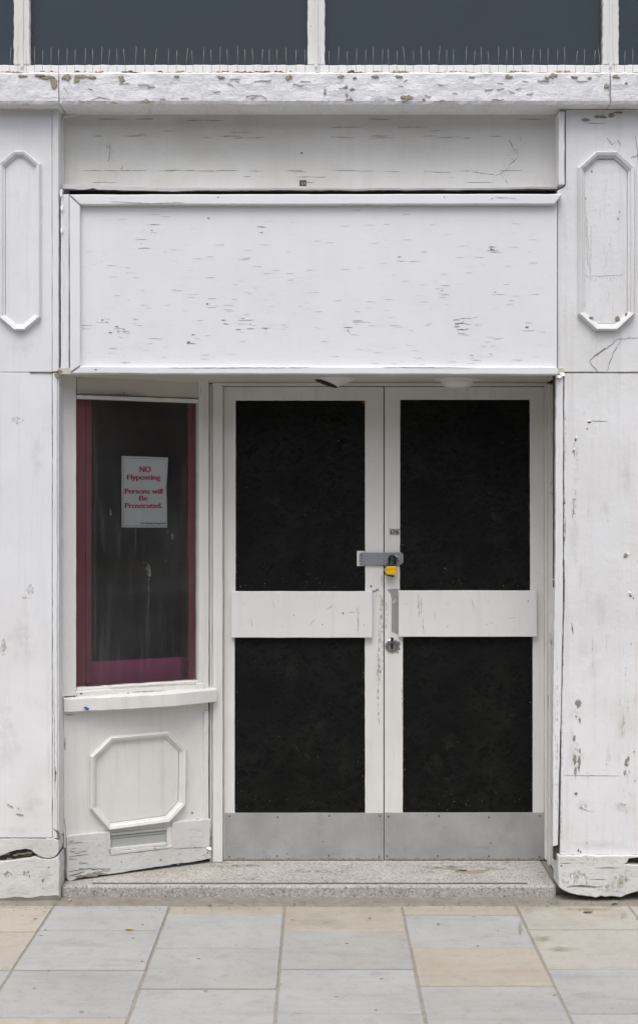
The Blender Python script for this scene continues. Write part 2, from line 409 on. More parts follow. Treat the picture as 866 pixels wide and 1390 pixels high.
def lettering(name, lines, mat, parent, size, place, bold=0., align='CENTER', sx=1., fit=0.):
    vs, fs = [], []
    for txt, u, v in lines:
        cu = bpy.data.curves.new('t', 'FONT'); cu.body = txt; cu.size = size; cu.align_x = align; cu.resolution_u = 3
        ob = bpy.data.objects.new('t', cu); C.objects.link(ob)
        me = bpy.data.meshes.new_from_object(ob.evaluated_get(bpy.context.evaluated_depsgraph_get()))
        bpy.data.objects.remove(ob)
        if fit:
            xs_ = [p.co.x for p in me.vertices]; sx = fit / (max(xs_) - min(xs_))
        for k, sh in enumerate((-bold, 0, bold) if bold else (0,)):
            b = len(vs)
            vs += [place(u + p.co.x * sx + sh, v + p.co.y, k * .00008) for p in me.vertices]
            fs += [[b + i for i in p.vertices] for p in me.polygons]
    return mesh(name, vs, fs, mat, parent)

# ------------------------------------------------------------------ the setting: road, pavement, flags
ground = box('ground', (-300, -300, -.40), (300, 300, -.14), 'asphalt', bevel=0); ground['kind'] = 'structure'
pav = box('pavement', (-6, -3.3, -.139), (6, .50, -.0035), 'mortar', bevel=0); pav['kind'] = 'structure'
kerb = box('kerb', (-6, -3.46, -.139), (6, -3.305, 0.0), M['stone'][0], bevel=.012); kerb['kind'] = 'structure'
M['brick'] = simple('brick', (.20, .115, .085), .9, var=.3, sc=6)
M['render_grey'] = simple('grey render', (.20, .195, .18), .9, var=.15, sc=4)
M['roof'] = simple('slate roof', (.07, .07, .08), .8)
M['win_dark'] = simple('dark window glass', (.02, .022, .025), .15)
def unseen_terrace(x0, x1, h, mat, label):  # unseen row added behind the camera to shade the doorway and fill reflections
    root = tag(empty('unseen_house', ((x0 + x1) / 2, -15.5, -.14)), label, 'house', 'unseen houses added across the street')
    w = (x1 - x0) / 2
    box('wall', (-w, -7, 0), (w, 0, h), mat, root, 0)
    mesh('roof', [(-w, .3, h), (w, .3, h), (w, -7, h), (-w, -7, h), (-w, -3.4, h + 2.4), (w, -3.4, h + 2.4)], [[0, 1, 5, 4], [2, 3, 4, 5], [0, 4, 3], [1, 2, 5], [0, 3, 2, 1]], 'roof', root)
    for z in (3.9,):
        for i in range(3):
            cx = -w + (i + .5) * 2 * w / 3
            o = box('window', (cx - .55, -.02, z), (cx + .55, .05, z + 1.6), 'lampwhite', root, 0)
            box('pane', (cx - .47, .05, z + .08), (cx + .47, .06, z + 1.52), 'win_dark', o, 0)
    o = box('shop_window', (-w + .4, -.02, .6), (w - 1.8, .05, 2.8), 'win_dark', root, 0)
    o = box('door', (w - 1.4, -.02, 0), (w - .4, .05, 2.3), 'maroon', root, 0)
for i, (x0, x1, h, mt, lb_) in enumerate(((-26, -17.1, 6.3, 'brick', 'unseen added brick house at the far end of the row opposite'), (-17, -8.1, 6.6, 'render_grey', 'unseen added grey rendered house beside the end brick house opposite'), (-8, .4, 6.2, 'brick', 'unseen added low brick house opposite the shopfront'), (.5, 9, 6.8, 'render_grey', 'unseen added tall grey rendered house opposite the shopfront'), (9.1, 18, 6.4, 'brick', 'unseen added brick house between the grey rendered ones opposite'), (18.1, 27, 6.6, 'render_grey', 'unseen added grey rendered house closing the row opposite'))):
    unseen_terrace(x0, x1, h, mt, lb_)
box('pavement', (-30, -15.45, -.139), (30, -12.5, -.01), M['stone'][0], None, 0)['kind'] = 'structure'
XJ = [-2.50, -2.03, -1.556, -1.083, -.61, -.14, .339, .805, 1.266, 1.74, 2.21]
ROWS = {0: (.42, .40), 1: (.21, .40), 2: (.33, .41), 3: (.315, .42), 4: (.105, .405), 5: (.315, .41), 6: (.12, .39), 7: (.30, .42), 8: (.12, .41), 9: (.25, .4)}
TYPE = {2: [2, 2, 0, 1], 3: [1, 1, 0, 2], 4: [2, 1, 0, 1], 5: [2, 0, 1, 0], 6: [2, 1, 2, 0], 7: [3, 3, 0, 1], 8: [3, 0, 1, 2]}
for c in range(10):
    y = -.062; first, pitch = ROWS[c]; k = 0
    while y > -3.2:
        d = first if k == 0 else pitch * rnd.uniform(.97, 1.03); y2 = max(y - d, -3.295)
        ty = TYPE.get(c, [0, 1, 2, 3])[k] if k < 4 else rnd.choice([0, 1, 1, 2, 0])
        zt = rnd.uniform(-.0015, .002); g = .0045
        x0, x1 = XJ[c] + .005, XJ[c + 1] - .005
        pts = jag([(x0, y2 + g), (x1, y2 + g), (x1, y - g), (x0, y - g)], .07, .0012)
        n = len(pts); tl = rnd.uniform(-.002, .002)
        vs = [(px, py, zt + tl * (px - x0)) for px, py in pts] + [(px, py, -.03) for px, py in pts]
        fs = [list(range(n))] + [[i, i + n, (i + 1) % n + n, (i + 1) % n] for i in range(n)]
        mesh('flagstone', vs, fs, M['stone'][ty], pav, bevel=.003)
        y = y2; k += 1
def onpav(x, y, off=0.): return Vector(((x - CX) * EYE / (y - CY), EYE * D / S / (y - CY) - D, .0028 + off))
for k in range(34):
    x, y = rnd.uniform(-20, 890), 1232 + 150 * rnd.random()
    marks('gum_spot', [blotch(x, y, rnd.uniform(1.5, 5), rnd.uniform(.5, 1.3), 9, .4)], onpav, .0004, 'gum', pav)
marks('grime', [blotch(rnd.uniform(-20, 890), rnd.uniform(1234, 1390), rnd.uniform(20, 70), rnd.uniform(3, 10), 17) for _ in range(26)], onpav, .0002, 'film', pav)
marks('brown_stain', [blotch(718, 1238, 9, 5, 15), blotch(706, 1262, 5, 12, 15), blotch(735, 1276, 22, 6, 17), blotch(846, 1244, 9, 8, 15), blotch(790, 1236, 40, 3, 17), blotch(760, 1290, 30, 5, 15)], onpav, .0003, worn('rusty water stain', (.26, .19, .10), .30, .70, .5, 9), pav, True)
marks('brown_stain', [blotch(x, 1231 + rnd.uniform(0, 2.5), rnd.uniform(15, 40), rnd.uniform(1, 2.4), 17) for x in range(20, 860, 45)], onpav, .0005, 'film_fine', pav)
# loose grit swept against the step
vs, fs = [], []
for k in range(420):
    x = rnd.uniform(-1.4, 1.4); y = -.05 + abs(rnd.gauss(0, .03)) * rnd.choice((1, 1, -1.4)); z = .006 if y > -.05 else .003; r_ = rnd.uniform(.0012, .0042); b = len(vs)
    vs += [(x + r_ * rnd.uniform(.6, 1.3), y, z), (x, y + r_, z), (x - r_ * rnd.uniform(.6, 1.3), y, z), (x, y - r_, z), (x, y, z + r_ * rnd.uniform(.6, 1.1))]
    fs += [[b, b + 1, b + 4], [b + 1, b + 2, b + 4], [b + 2, b + 3, b + 4], [b + 3, b, b + 4]]
gr = mesh('grit', vs, fs, simple('grit', (.22, .195, .16), .95, var=.7, sc=300), pav); gr['kind'] = 'stuff'
# gritty fillet between the flags and the building
vs, fs = [], []
xs = [-2.4 + i * .06 for i in range(81)]
for x in xs:
    w = rnd.uniform(-.006, .006)
    vs += [(x, -.066 + w, -.013), (x, -.045 + w, .003 + rnd.uniform(0, .003)), (x, .06, .007 + rnd.uniform(0, .004))]
for i in range(80):
    for k in range(2): fs.append([i * 3 + k, i * 3 + k + 1, i * 3 + k + 4, i * 3 + k + 3])
mesh('gutter_fillet', vs, fs, 'moss', pav)

# ------------------------------------------------------------------ the shopfront
shop = tag(empty('shopfront'), 'disused white painted shopfront with peeling timber, boarded double doors and small display window', 'shopfront')
F0 = PY(0.)

# doorstep
ZS = .055
stepob = box('doorstep', (F0(82, 0).x, .03, -.01), (F0(757, 0).x, .62, ZS), 'terrazzo', shop, .008)
box('step_return', (F0(757, 0).x + .0005, .108, -.01), (1.05, .60, ZS - .001), 'moss', shop, .002)
tag(stepob, 'speckled terrazzo doorstep')
a = PY(.06)(125, 0).x; b_ = PY(.06)(716, 0).x
box('grip_strip', (a, .058, ZS - .004), (b_, .074, ZS + .0015), 'screw', stepob, .0005)
box('footing', (F0(757, 0).x + .002, .072, -.012), (F0(905, 0).x, .3, .055), 'moss', shop, .01)
box('footing', (F0(-60, 0).x, .015, -.012), (F0(83, 0).x - .006, .3, .012), 'moss', shop, .006)
marks('stain', [blotch(640, 1184, 26, 3.0), blotch(625, 1182, 12, 2.2)], lambda x, y, off=0: Vector(((x - CX) * (EYE - ZS) / (y - CY), (EYE - ZS) * D / S / (y - CY) - D, ZS + off * .5)), .001, M['bare'], stepob)

def onstep(x, y, off=0.): return Vector(((x - CX) * (EYE - ZS) / (y - CY), (EYE - ZS) * D / S / (y - CY) - D, ZS + off * .5 + .0002))
marks('grime', [blotch(rnd.uniform(300, 730), rnd.uniform(1174, 1198), rnd.uniform(18, 55), rnd.uniform(1.5, 5), 15) for _ in range(12)] + [blotch(735, 1188, 14, 10, 15), blotch(400, 1173, 100, 2.5, 21), blotch(620, 1173, 100, 2.5, 21)], onstep, .0004, 'film_fine', stepob)
marks('brown_stain', [blotch(600, 1178, 40, 4, 17), blotch(670, 1180, 24, 3, 15), blotch(330, 1176, 30, 3, 15)], onstep, .0006, worn('brown step stain', (.20, .135, .08), .38, .75, .7, 16), stepob, True)
# outer walls, store room behind
def xw(px): return F0(px, 0).x
ZL = PY(-.075)(0, 140).z      # underside of ledge
ZT = PY(-.075)(0, 97).z       # top of ledge
box('wall', (-4.2, .05, -.02), (xw(-30), .30, ZL), 'paint', shop, 0)
box('wall', (xw(893), .05, -.02), (4.2, .30, ZL), 'paint', shop, 0)
room = mesh('interior', [(-2, .5, .0), (2, .5, .0), (2, 3, .0), (-2, 3, .0), (-2, .5, 3.2), (2, .5, 3.2), (2, 3, 3.2), (-2, 3, 3.2)],
            [[0, 1, 2, 3], [4, 5, 6, 7], [1, 2, 6, 5], [2, 3, 7, 6], [3, 0, 4, 7]], 'dark_room', shop)
box('bulkhead', (-1.25, .085, 2.5), (1.25, .50, 2.56), 'dark_room', shop, 0)
box('bulkhead', (xw(81), .30, 2.22), (xw(760), .34, 3.28), 'bare_dark', shop, 0)

# pilasters -----------------------------------------------------------------
def OC(x0, x1, y0, y1, c, cy): return [(x0 + c, y0), (x1 - c, y0), (x1, y0 + cy), (x1, y1 - cy), (x1 - c, y1), (x0 + c, y1), (x0, y1 - cy), (x0, y0 + cy)]
pl_ = prism('pilaster', rect(-28, 70.5, 143, 504.8), F0, .25, 'paint', shop, .002, 20, .2)
bar('edge_bead', 70.9, 79.5, 143, 504.5, PY(-.004), .24, 'paint_trim', pl_, .003, 10, .25)
bar('lower_board', -28, 70.6, 505.3, 1138, F0, .25, 'paint', pl_, .002, 20, .2)
bar('edge_bead', 71.3, 77.5, 506, 1139, PY(-.004), .24, 'paint_trim', pl_, .003, 8, .35)
bar('edge_bead', 77.6, 80, 506, 1139, PY(.006), .22, 'paint_trim', pl_, .002, 8, .3)
o1 = OC(-1, 56, 205, 449, 21, 18)
octagon(pl_, o1, 8.5, F0, .022, 'paint')
prism('raised_panel', [(7.5 + 0, 226), (21, 213), (34, 213), (47.5, 226), (47.5, 428), (34, 441), (21, 441), (7.5, 428)], PY(-.004), .01, 'paint', pl_, .002)
# rotten plinth
top = [(-28, 1139), (72, 1139), (79, 1142), (80, 1152), (78.5, 1159), (74, 1164), (66, 1166), (58, 1165), (52, 1162), (47, 1159), (42, 1154.5), (34, 1153), (22, 1155), (13, 1157.5), (6, 1161), (-6, 1164), (-28, 1166)]
prism('plinth_board', jag(top, 6, .5), PY(-.006), .10, 'paint_worn', pl_, .003)
low = [(-28, 1172), (6, 1170), (20, 1168.5), (40, 1166), (47, 1163.5), (56, 1166.5), (66, 1167.6), (74, 1165.8), (78, 1163), (80.5, 1160), (80.5, 1222), (-28, 1224)]
prism('plinth_block', jag(low, 7, .4), PY(-.008), .25, 'paint_worn', pl_, .003)
prism('rotten_core', rect(-27, 60, 1145, 1180), PY(.018), .10, 'bare_dark', pl_, 0)
for k in range(16):
    x = rnd.uniform(-5, 60); y = rnd.uniform(1158, 1168)
    prism('rotten_splinter', blotch(x, y, rnd.uniform(3, 9), rnd.uniform(.8, 2.2), 8), PY(rnd.uniform(.0, .012)), .012, rnd.choice(['bare_dark', 'bare', 'bare', 'paint_worn', 'bare_dark']), pl_, 0)
marks('paint_chips', [blotch(58, 1196, 1.6, 2.6), blotch(60, 1194, .8, 1.3), blotch(15, 1187, .8, 2), blotch(33, 1186, 1.6, 3), blotch(66, 1178, 2, 1.2), blotch(40, 1190, .9, 2.5)], PY(-.008), .0012, 'graze', pl_)
marks('dirt_band', [jag([(-28, 1219), (0, 1220), (20, 1218), (40, 1219.5), (56, 1216.5), (80, 1216), (80, 1223), (-28, 1225)], 5, .6)], PY(-.008), .0015, 'moss', pl_)
marks('cracks', [line([(40, 505.0), (79, 505.5)], .6, 5, .3, taper=False), line([(73, 1125), (80, 1133), (81, 1140)], 4, 3, .8), line([(75, 1040), (76, 1062)], 2, 3, .8), line([(73.5, 900), (75, 1120)], .7, 6, .3),
                 line([(10, 1092), (18, 1096)], .8), line([(24, 1097), (26, 1098)], 1.6), line([(22, 1105), (32, 1107)], .7), line([(-10, 1138), (70, 1138.5)], .8)], F0, .0045, 'crack', pl_)
marks('peeled_patch', [blotch(77, 508, 4, 5), blotch(80, 504, 5, 2.4)], PY(-.004), .003, 'bare', pl_)
marks('grime', [blotch(10, 1000, 30, 70, 19), blotch(45, 1090, 22, 30, 17), blotch(30, 860, 30, 50, 17), blotch(66, 980, 5, 140, 19), blotch(20, 1128, 46, 8, 19), blotch(28, 470, 26, 16, 15), blotch(50, 620, 12, 60, 17)], F0, .0005, 'film', pl_)
marks('grime', [blotch(40, 1150, 30, 6, 15), blotch(20, 1210, 46, 9, 19), blotch(60, 1190, 14, 14, 15)], PY(-.008), .0006, 'film', pl_)
marks('scuffs', [blotch(41, 802, 5, 9), blotch(36, 812, 7, 2), blotch(4, 880, 5, 12), blotch(24, 570, 9, 5)], F0, .0006, M['scuff'], pl_)

pr = prism('pilaster', [(768, 148), (893, 148), (893, 504.6), (757, 504.6), (757, 258), (768, 252)], F0, .25, 'paint_pil', shop, .002, 20, .2)
bar('edge_batten', 758.5, 766.5, 150, 250, PY(-.012), .10, 'paint_trim', pr, .003, 10, .35)
bar('lower_board', 0, 1, 0, 1, F0, .1, 'paint_pil', pr) if False else None
prism('lower_board', jag([(766, 505.6), (893, 505.6), (893, 1161), (760.5, 1161), (761.5, 1050), (763, 940), (765.5, 830)], 8, .35), F0, .25, 'paint_pil', pr, .0025)
prism('corner_post', jag([(755, 508.5), (764.6, 508.5), (764.2, 830), (762, 940), (759, 1060), (757.5, 1148), (750.5, 1150), (751, 940), (754, 760)], 9, .3), PY(-.004), .06, 'paint_trim', pr, .003)
prism('gap_filler', rect(752, 772, 500, 1168), PY(.022), .03, 'bare_dark', pr, 0)
o2 = OC(783.5, 860.5, 206, 449, 24, 22)
octagon(pr, o2, 9, F0, .026, 'paint_pil')
prism('raised_panel', [(793, 231), (810, 216), (834, 216), (851, 231), (851, 424), (834, 439), (810, 439), (793, 424)], PY(-.004), .01, 'paint_pil', pr, .002)
plp = [(757.5, 1162.5), (893, 1162.5), (893, 1166), (866, 1165), (854, 1166), (851, 1172), (847, 1174), (858, 1175), (893, 1175), (893, 1213), (866, 1211), (858, 1213), (850, 1215.5), (843, 1219), (836, 1218), (829, 1217.5), (822, 1218.5), (816, 1217), (809, 1219.5), (803, 1218), (790, 1216.5), (778, 1214.5), (768, 1211), (758.5, 1205)]
prism('plinth_board', jag(plp, 5, .5), PY(-.02), .125, 'paint_worn', pr, .004)
prism('rotten_core', rect(768, 893, 1164, 1204), PY(.02), .05, 'bare_dark', pr, 0)
marks('grime', [blotch(785, 1188, 24, 11, 17), blotch(830, 1205, 30, 8, 17), blotch(800, 1168, 38, 4, 17), blotch(848, 1190, 16, 12, 15), blotch(768, 1198, 9, 9, 13)], PY(-.02), .0006, 'film_fine', pr)
marks('slot', [line([(769, 1205), (776, 1203.6), (790, 1203.2), (806, 1204.5), (816, 1204.2)], 2.4, 3, .3)], PY(-.02), .0013, 'crack', pr)
marks('cracks', [line([(808, 1178.5), (843, 1178.5)], .8, 5, .3), line([(760, 1172), (775, 1172.5)], .9, 4, .3), line([(760, 1156), (768, 1157)], .9), line([(800, 1194), (824, 1195)], .7), blotch(762, 1176, 1.4, 1.2)], PY(-.02), .0012, 'crack', pr)
gz = []
for k in range(26):
    x = rnd.uniform(774, 794) if k < 15 else rnd.uniform(776, 800); y = rnd.uniform(1182, 1192) if k < 15 else rnd.uniform(1194, 1199)
    gz.append(line([(x, y), (x + rnd.uniform(-1.2, 1.2), y + rnd.uniform(2, 6))], .8, 2, .3))
marks('scratches', gz, PY(-.02), .001, 'graze', pr)
marks('stain', [blotch(843, 1200, 6, 9), blotch(835, 1192, 4, 4), blotch(850, 1196, 3, 5)], PY(-.02), .0009, worn('buff stain', (.42, .36, .26), .35, .7, .7), pr, True)
# cracks and peeled scars on the right pilaster
marks('cracks', [line([(766, 505.5), (812, 505.3), (866, 505.6), (893, 505)], 1.0, 5, .3, taper=False),
                 line([(800, 489), (803, 495), (812, 505)], 1.2, 4, .5), line([(800, 489), (812, 480), (824, 472), (838, 460), (866, 458)], .8, 4, .7), line([(844, 459), (832, 480), (824, 503)], .8, 4, .7), line([(800, 489), (814, 478), (822, 472)], 1.3, 3, .6),
                 line([(766, 760), (766.3, 830)], 1.1, 4, .4), line([(767, 700), (767.5, 730)], .6, 4, .3), line([(776, 845), (778, 862)], 1.6, 4, .5), line([(779, 600), (780, 622)], .7, 3, .5), line([(779, 680), (777, 705)], .9, 4, .9),
                 blotch(766.5, 683, 1.1, 1.6), blotch(765.8, 732, 1, 4), blotch(800, 573, 2.6, 1.2), blotch(781, 597, 1.2, 2.3), blotch(778, 613, 1, 2.6), line([(803, 571), (824, 571)], .6, 3, .6),
                 line([(862, 182), (866, 218), (872, 240)], .8, 4, .9), line([(856, 214), (866, 210)], 1.0, 3, .8), line([(794, 166), (822, 167)], .6, 4, .6), line([(824, 185), (830, 196), (836, 192)], .8, 3, .8), line([(838, 189), (842, 198)], .8, 3, .8),
                 line([(766, 1053), (840, 1053.6)], .5, 6, .2), blotch(781.5, 1078, 2, 2.2), blotch(785, 1155, 1.6, 2), blotch(788, 1157, 1, 2), line([(786, 1097), (800, 1102)], .7, 3, .8)], F0, .0012, 'crack', pr)
sc = []
for (x, y, rx, ry) in ((785, 955, 4, 7), (787, 978, 1.6, 5), (782, 973, 1.5, 2), (779, 1002, 2.2, 6), (780, 1030, 3, 10), (786, 1036, 2.2, 12), (781, 1048, 2, 8), (787, 1020, 1.4, 4), (850, 1037, 3, 6), (853, 1030, 2, 3), (848, 1050, 2, 4)):
    sc.append(blotch(x, y, rx, ry, 13, .6))
marks('peeled_patch', sc, F0, .0013, 'graze', pr)
sc = [blotch(x, y, rx, ry, 13, .5) for (x, y, rx, ry) in ((784, 956, 2, 3.5), (780, 1030, 1.6, 6), (786, 1038, 1.1, 7), (850, 1036, 1.4, 3), (849, 754, 2.6, 4.5), (857, 874, .8, .6), (862, 1060, 1, 1))]
marks('bare_patch', sc, F0, .0018, 'bare', pr)
sc = [blotch(793, 1095, 8, 4, 13, .5), blotch(803, 1102, 6, 3), blotch(842, 1093, 9, 4), blotch(854, 1080, 4, 8), blotch(846, 985, 4, 24), blotch(852, 960, 3, 14), blotch(826, 1030, 6, 34, 15), blotch(840, 780, 12, 20, 15), blotch(790, 780, 6, 22), blotch(782, 650, 6, 14), blotch(822, 690, 8, 14)]
marks('scuffs', sc[:6], F0, .0007, 'scuff', pr)
marks('grime', sc[6:] + [blotch(800, 900, 22, 40, 17), blotch(840, 1010, 10, 50, 17), blotch(790, 1090, 20, 9, 17), blotch(845, 1098, 16, 8, 17), blotch(815, 830, 14, 36, 15), blotch(780, 740, 9, 50, 15), blotch(776, 1000, 7, 90, 17), blotch(850, 640, 10, 40, 15), blotch(820, 1148, 60, 9, 21)], F0, .0005, 'film', pr)
marks('peel_edges', [blotch(791, 1096, 13, 5, 15, .5), blotch(845, 1094, 11, 4, 15, .5), blotch(783, 1030, 6, 34, 19, .5), blotch(852, 1045, 5, 26, 17, .5), blotch(783, 965, 5, 20, 15, .5), blotch(779, 690, 5, 34, 15, .5), blotch(783, 620, 4, 20, 15, .5)] +
      [line([(x := 770 + rnd.random() * 90, y := 540 + rnd.random() * 600), (x + rnd.uniform(-2, 2), y + rnd.uniform(8, 45))], rnd.uniform(.8, 2.4), 6, .6) for _ in range(26)], F0, .0009, 'film_fine', pr)
marks('edge_cracks', [line([(767.2 - (i * 1.0), 560 + i * 100), (766.8 - i * 1.0, 640 + i * 100)], rnd.uniform(.6, 1.6), 4, .5) for i in range(6)] + [line([(756.5, 880), (755.5, 1140)], 1.1, 6, .6), line([(753.5, 930), (753.2, 1100)], .7, 6, .4)], F0, .0052, 'film_fine', pr)
marks('paint_spot', [blotch(861, 1021, 1.2, 1)], F0, .001, 'red', pr)
marks('paint_spot', [blotch(797, 582, 1.6, 1.8)], F0, .001, 'orange', pr)
marks('scratches', [line([(798 + rnd.uniform(-6, 6), 236 + rnd.uniform(-8, 150)), ] * 1 + [(798 + rnd.uniform(-5, 8), 260 + rnd.uniform(0, 130))], .5, 5, .5) for k in range(5)] +
      [line([(804 + i * 5, 375), (803 + i * 5 + rnd.uniform(-2, 2), 375 + rnd.uniform(2, 7))], .5, 3, .4) for i in range(9)] + [line([(803, 374), (820, 374), (846, 372)], .5, 5, .5), blotch(803, 232, 1.6, 2), blotch(839, 296, 1.8, 2.2), blotch(841, 287, 1.2, 1.6), blotch(795, 269, 1, 2)], PY(-.004), .0012, 'faint', pr)
marks('bare_patch', [blotch(802, 431, 4, 1.8), blotch(838, 432, 3, 3), blotch(850, 428, 2, 5), blotch(858, 420, 1.2, 7)], PY(-.010), .005, 'bare', pr)
marks('paint_spot', [blotch(829, 443.5, 4.5, 1.6)], PY(-.016), .003, 'blue', pr)
marks('dirt', [blotch(830, 156, 6, 3), blotch(838, 152, 7, 2), blotch(815, 158, 9, 3), blotch(795, 162, 6, 2.5)], F0, .0008, 'graze', pr)
def flake(x, y, w, h, parent, pl=F0, lift=.007):     # a curl of paint standing off the wall
    p = [pl(x - w * .5, y - h * .4, .001), pl(x + w * .4, y - h * .5, .001), pl(x + w * .6, y + h * .2, lift), pl(x + w * .1, y + h * .5, lift * 1.2), pl(x - w * .5, y + h * .1, lift * .5)]
    q = [v + nrm(pl) * .0008 for v in p]
    return mesh('paint_flake', p + q, [[0, 1, 2, 3, 4], [5, 6, 7, 8, 9]] + [[i, (i + 1) % 5, (i + 1) % 5 + 5, i + 5] for i in range(5)], 'paint', parent)
for x, y, w, h in ((799, 571, 4, 1.6), (782, 593, 2.4, 4), (779, 609, 1.8, 4), (852, 751, 2.5, 4), (854, 804, 3, 2.5)): flake(x, y, w, h, pr, F0, .004)
marks('cracks', [blotch(855.5, 809, 2.2, 1.5), blotch(860, 1012 - 200, 1, 2)], F0, .001, 'crack', pr)
for x, y, w, h in ((763, 508, 6, 6), (758, 511, 7, 5)): flake(x, y, w, h, pr, PY(-.006))

# right reveal of the doorway: framed side panel
XR = 1.011
rv = box('side_panel', (XR + .025, .05, ZS - .03), (XR + .06, .415, 2.19), 'paint_win', shop, 0)
def rz(y, Y=.2): return PY(Y)(0, y).z
for y0, y1, z0, z1 in ((.056, .115, .05, 2.18), (.345, .41, .05, 2.18)):
    box('stile', (XR, y0, z0), (XR + .0245, y1, z1), 'paint_win', rv, .004)
for ya, yb in ((519, 585), (656, 668), (862, 874), (1120, 1185)):
    box('rail', (XR + .003, .116, max(.05, rz(yb))), (XR + .0245, .344, min(2.18, rz(ya))), 'paint_win', rv, .004)
box('slat', (XR + .012, .20, rz(861)), (XR + .0245, .235, rz(669)), 'paint_win', rv, .002)
box('small_box', (XR - .012, .118, rz(654)), (XR + .0245, .17, rz(603)), 'lampwhite', rv, .004)
vsb = PY(.35)
mesh('blue_scrape', [(XR - .001, .36, rz(945, .35)), (XR - .001, .366, rz(945, .35)), (XR - .001, .366, rz(963, .35)), (XR - .001, .36, rz(963, .35)), (XR + .01, .36, rz(945, .35)), (XR + .01, .366, rz(945, .35)), (XR + .01, .366, rz(963, .35)), (XR + .01, .36, rz(963, .35))],
     [[0, 1, 2, 3], [0, 1, 5, 4], [1, 2, 6, 5], [2, 3, 7, 6], [3, 0, 4, 7]], 'blue', rv)

# ledge -----------------------------------------------------------------------
def ledge(x0, x1, seed, shop=shop):
    r = random.Random(seed); pl = PY(-.075); X0, X1 = pl(x0, 0).x, pl(x1, 0).x
    n = max(6, int((X1 - X0) / .014)); prof = [(.0, 0.), (.012, .0), (.030, .0), (.055, 0.), (.080, 0), (.105, 0), (.122, 0.), (ZT - ZL, 0)]
    vs, fs = [], []; K = len(prof) + 3
    for i in range(n + 1):
        x = X0 + (X1 - X0) * i / n
        e = noise.noise((x * 9, seed, 0)) * .003 + r.uniform(-.0012, .0012); tpe = noise.noise((x * 11, seed, 5)) * .003 + r.uniform(-.002, .002)
        vs.append((x, .14, ZL))
        for k, (h, d) in enumerate(prof):
            yy = -.075 + noise.noise((x * 14, h * 30, seed)) * .0035 + r.uniform(-.0007, .0007)
            z = ZL + h + (e if k == 0 else tpe if k == len(prof) - 1 else 0)
            if k in (0, len(prof) - 1): yy += .004 + r.uniform(0, .003)
            vs.append((x, yy, z))
        vs.append((x, -.02, ZT + .002)); vs.append((x, .14, ZT + .004))
    for i in range(n):
        for k in range(K - 1): fs.append([i * K + k, i * K + k + 1, (i + 1) * K + k + 1, (i + 1) * K + k])
    fs += [list(range(K)), list(range(n * K, n * K + K))]
    return mesh('ledge', vs, fs, 'paint_ledge', shop)
l1, l2, l3 = ledge(-240, 79.2, 1), ledge(80.6, 828.2, 2), ledge(829.2, 1120, 3)
PLd = PY(-.075)
def ledge_chips(lst, parent, mat='bare'):
    marks('bare_patch', [blotch(x, y, rx, ry, 15, .6) for x, y, rx, ry in lst], PLd, .0045, mat, parent)
M['tan'] = simple('exposed render', (.33, .295, .22), .9, var=.35, sc=30, bs=.7)
ledge_chips([(62, 104, 13, 3), (73, 112, 5, 7), (55, 102, 8, 3), (35, 141, 5, 1.5), (30, 102, 7, 1.2)], l1, 'tan')
ledge_chips([(90, 104, 7, 4), (104, 108, 4, 4), (110, 103, 9, 2.5), (125, 104, 6, 2), (165, 107, 4.5, 5), (198, 136.5, 5, 2.2), (155, 139, 4, 1.6), (391, 105, 3.6, 3.5), (394, 103, 2.5, 2), (441, 124, 1.8, 5),
             (463, 103, 4, 2.5), (470, 117, 2, 2), (478, 120, 4, 1.4), (476, 133, 2, 1.4), (471, 128, 2, 2), (482, 105, 3, 1.2), (510, 103, 5, 1.4), (541, 103, 5, 2), (553, 131, 8, 3.5), (549, 136, 5, 2), (575, 134, 2, 1), (600, 136, 4, 1), (690, 103, 6, 2), (750, 102, 6, 3), (742, 105, 3, 2), (780, 104, 5, 1.5), (800, 105, 3, 1.6), (823, 116, 3.5, 3), (640, 104, 4, 1.4), (300, 104, 5, 1.5), (240, 103, 4, 1.6)], l2, 'tan')
ledge_chips([(836, 103, 5, 2.2), (850, 112, 2, 1.2)], l3, 'tan')
marks('cracks', [line([(828, 100), (827, 118), (829, 138)], 1.4, 3, .7), line([(118, 138), (135, 131), (150, 134)], .8, 3, .6), line([(340, 133), (352, 128), (362, 133)], .8, 3, .8), line([(345, 110), (368, 108)], .8, 3, .6), line([(86, 116), (93, 128)], .8, 3, .7)] +
      [line([(x := rnd.uniform(90, 815), y := rnd.uniform(104, 136)), (x + rnd.uniform(5, 18), y + rnd.uniform(-3, 3))], .8, 3, .9) for k in range(34)], PLd, .0042, 'faint', l2)
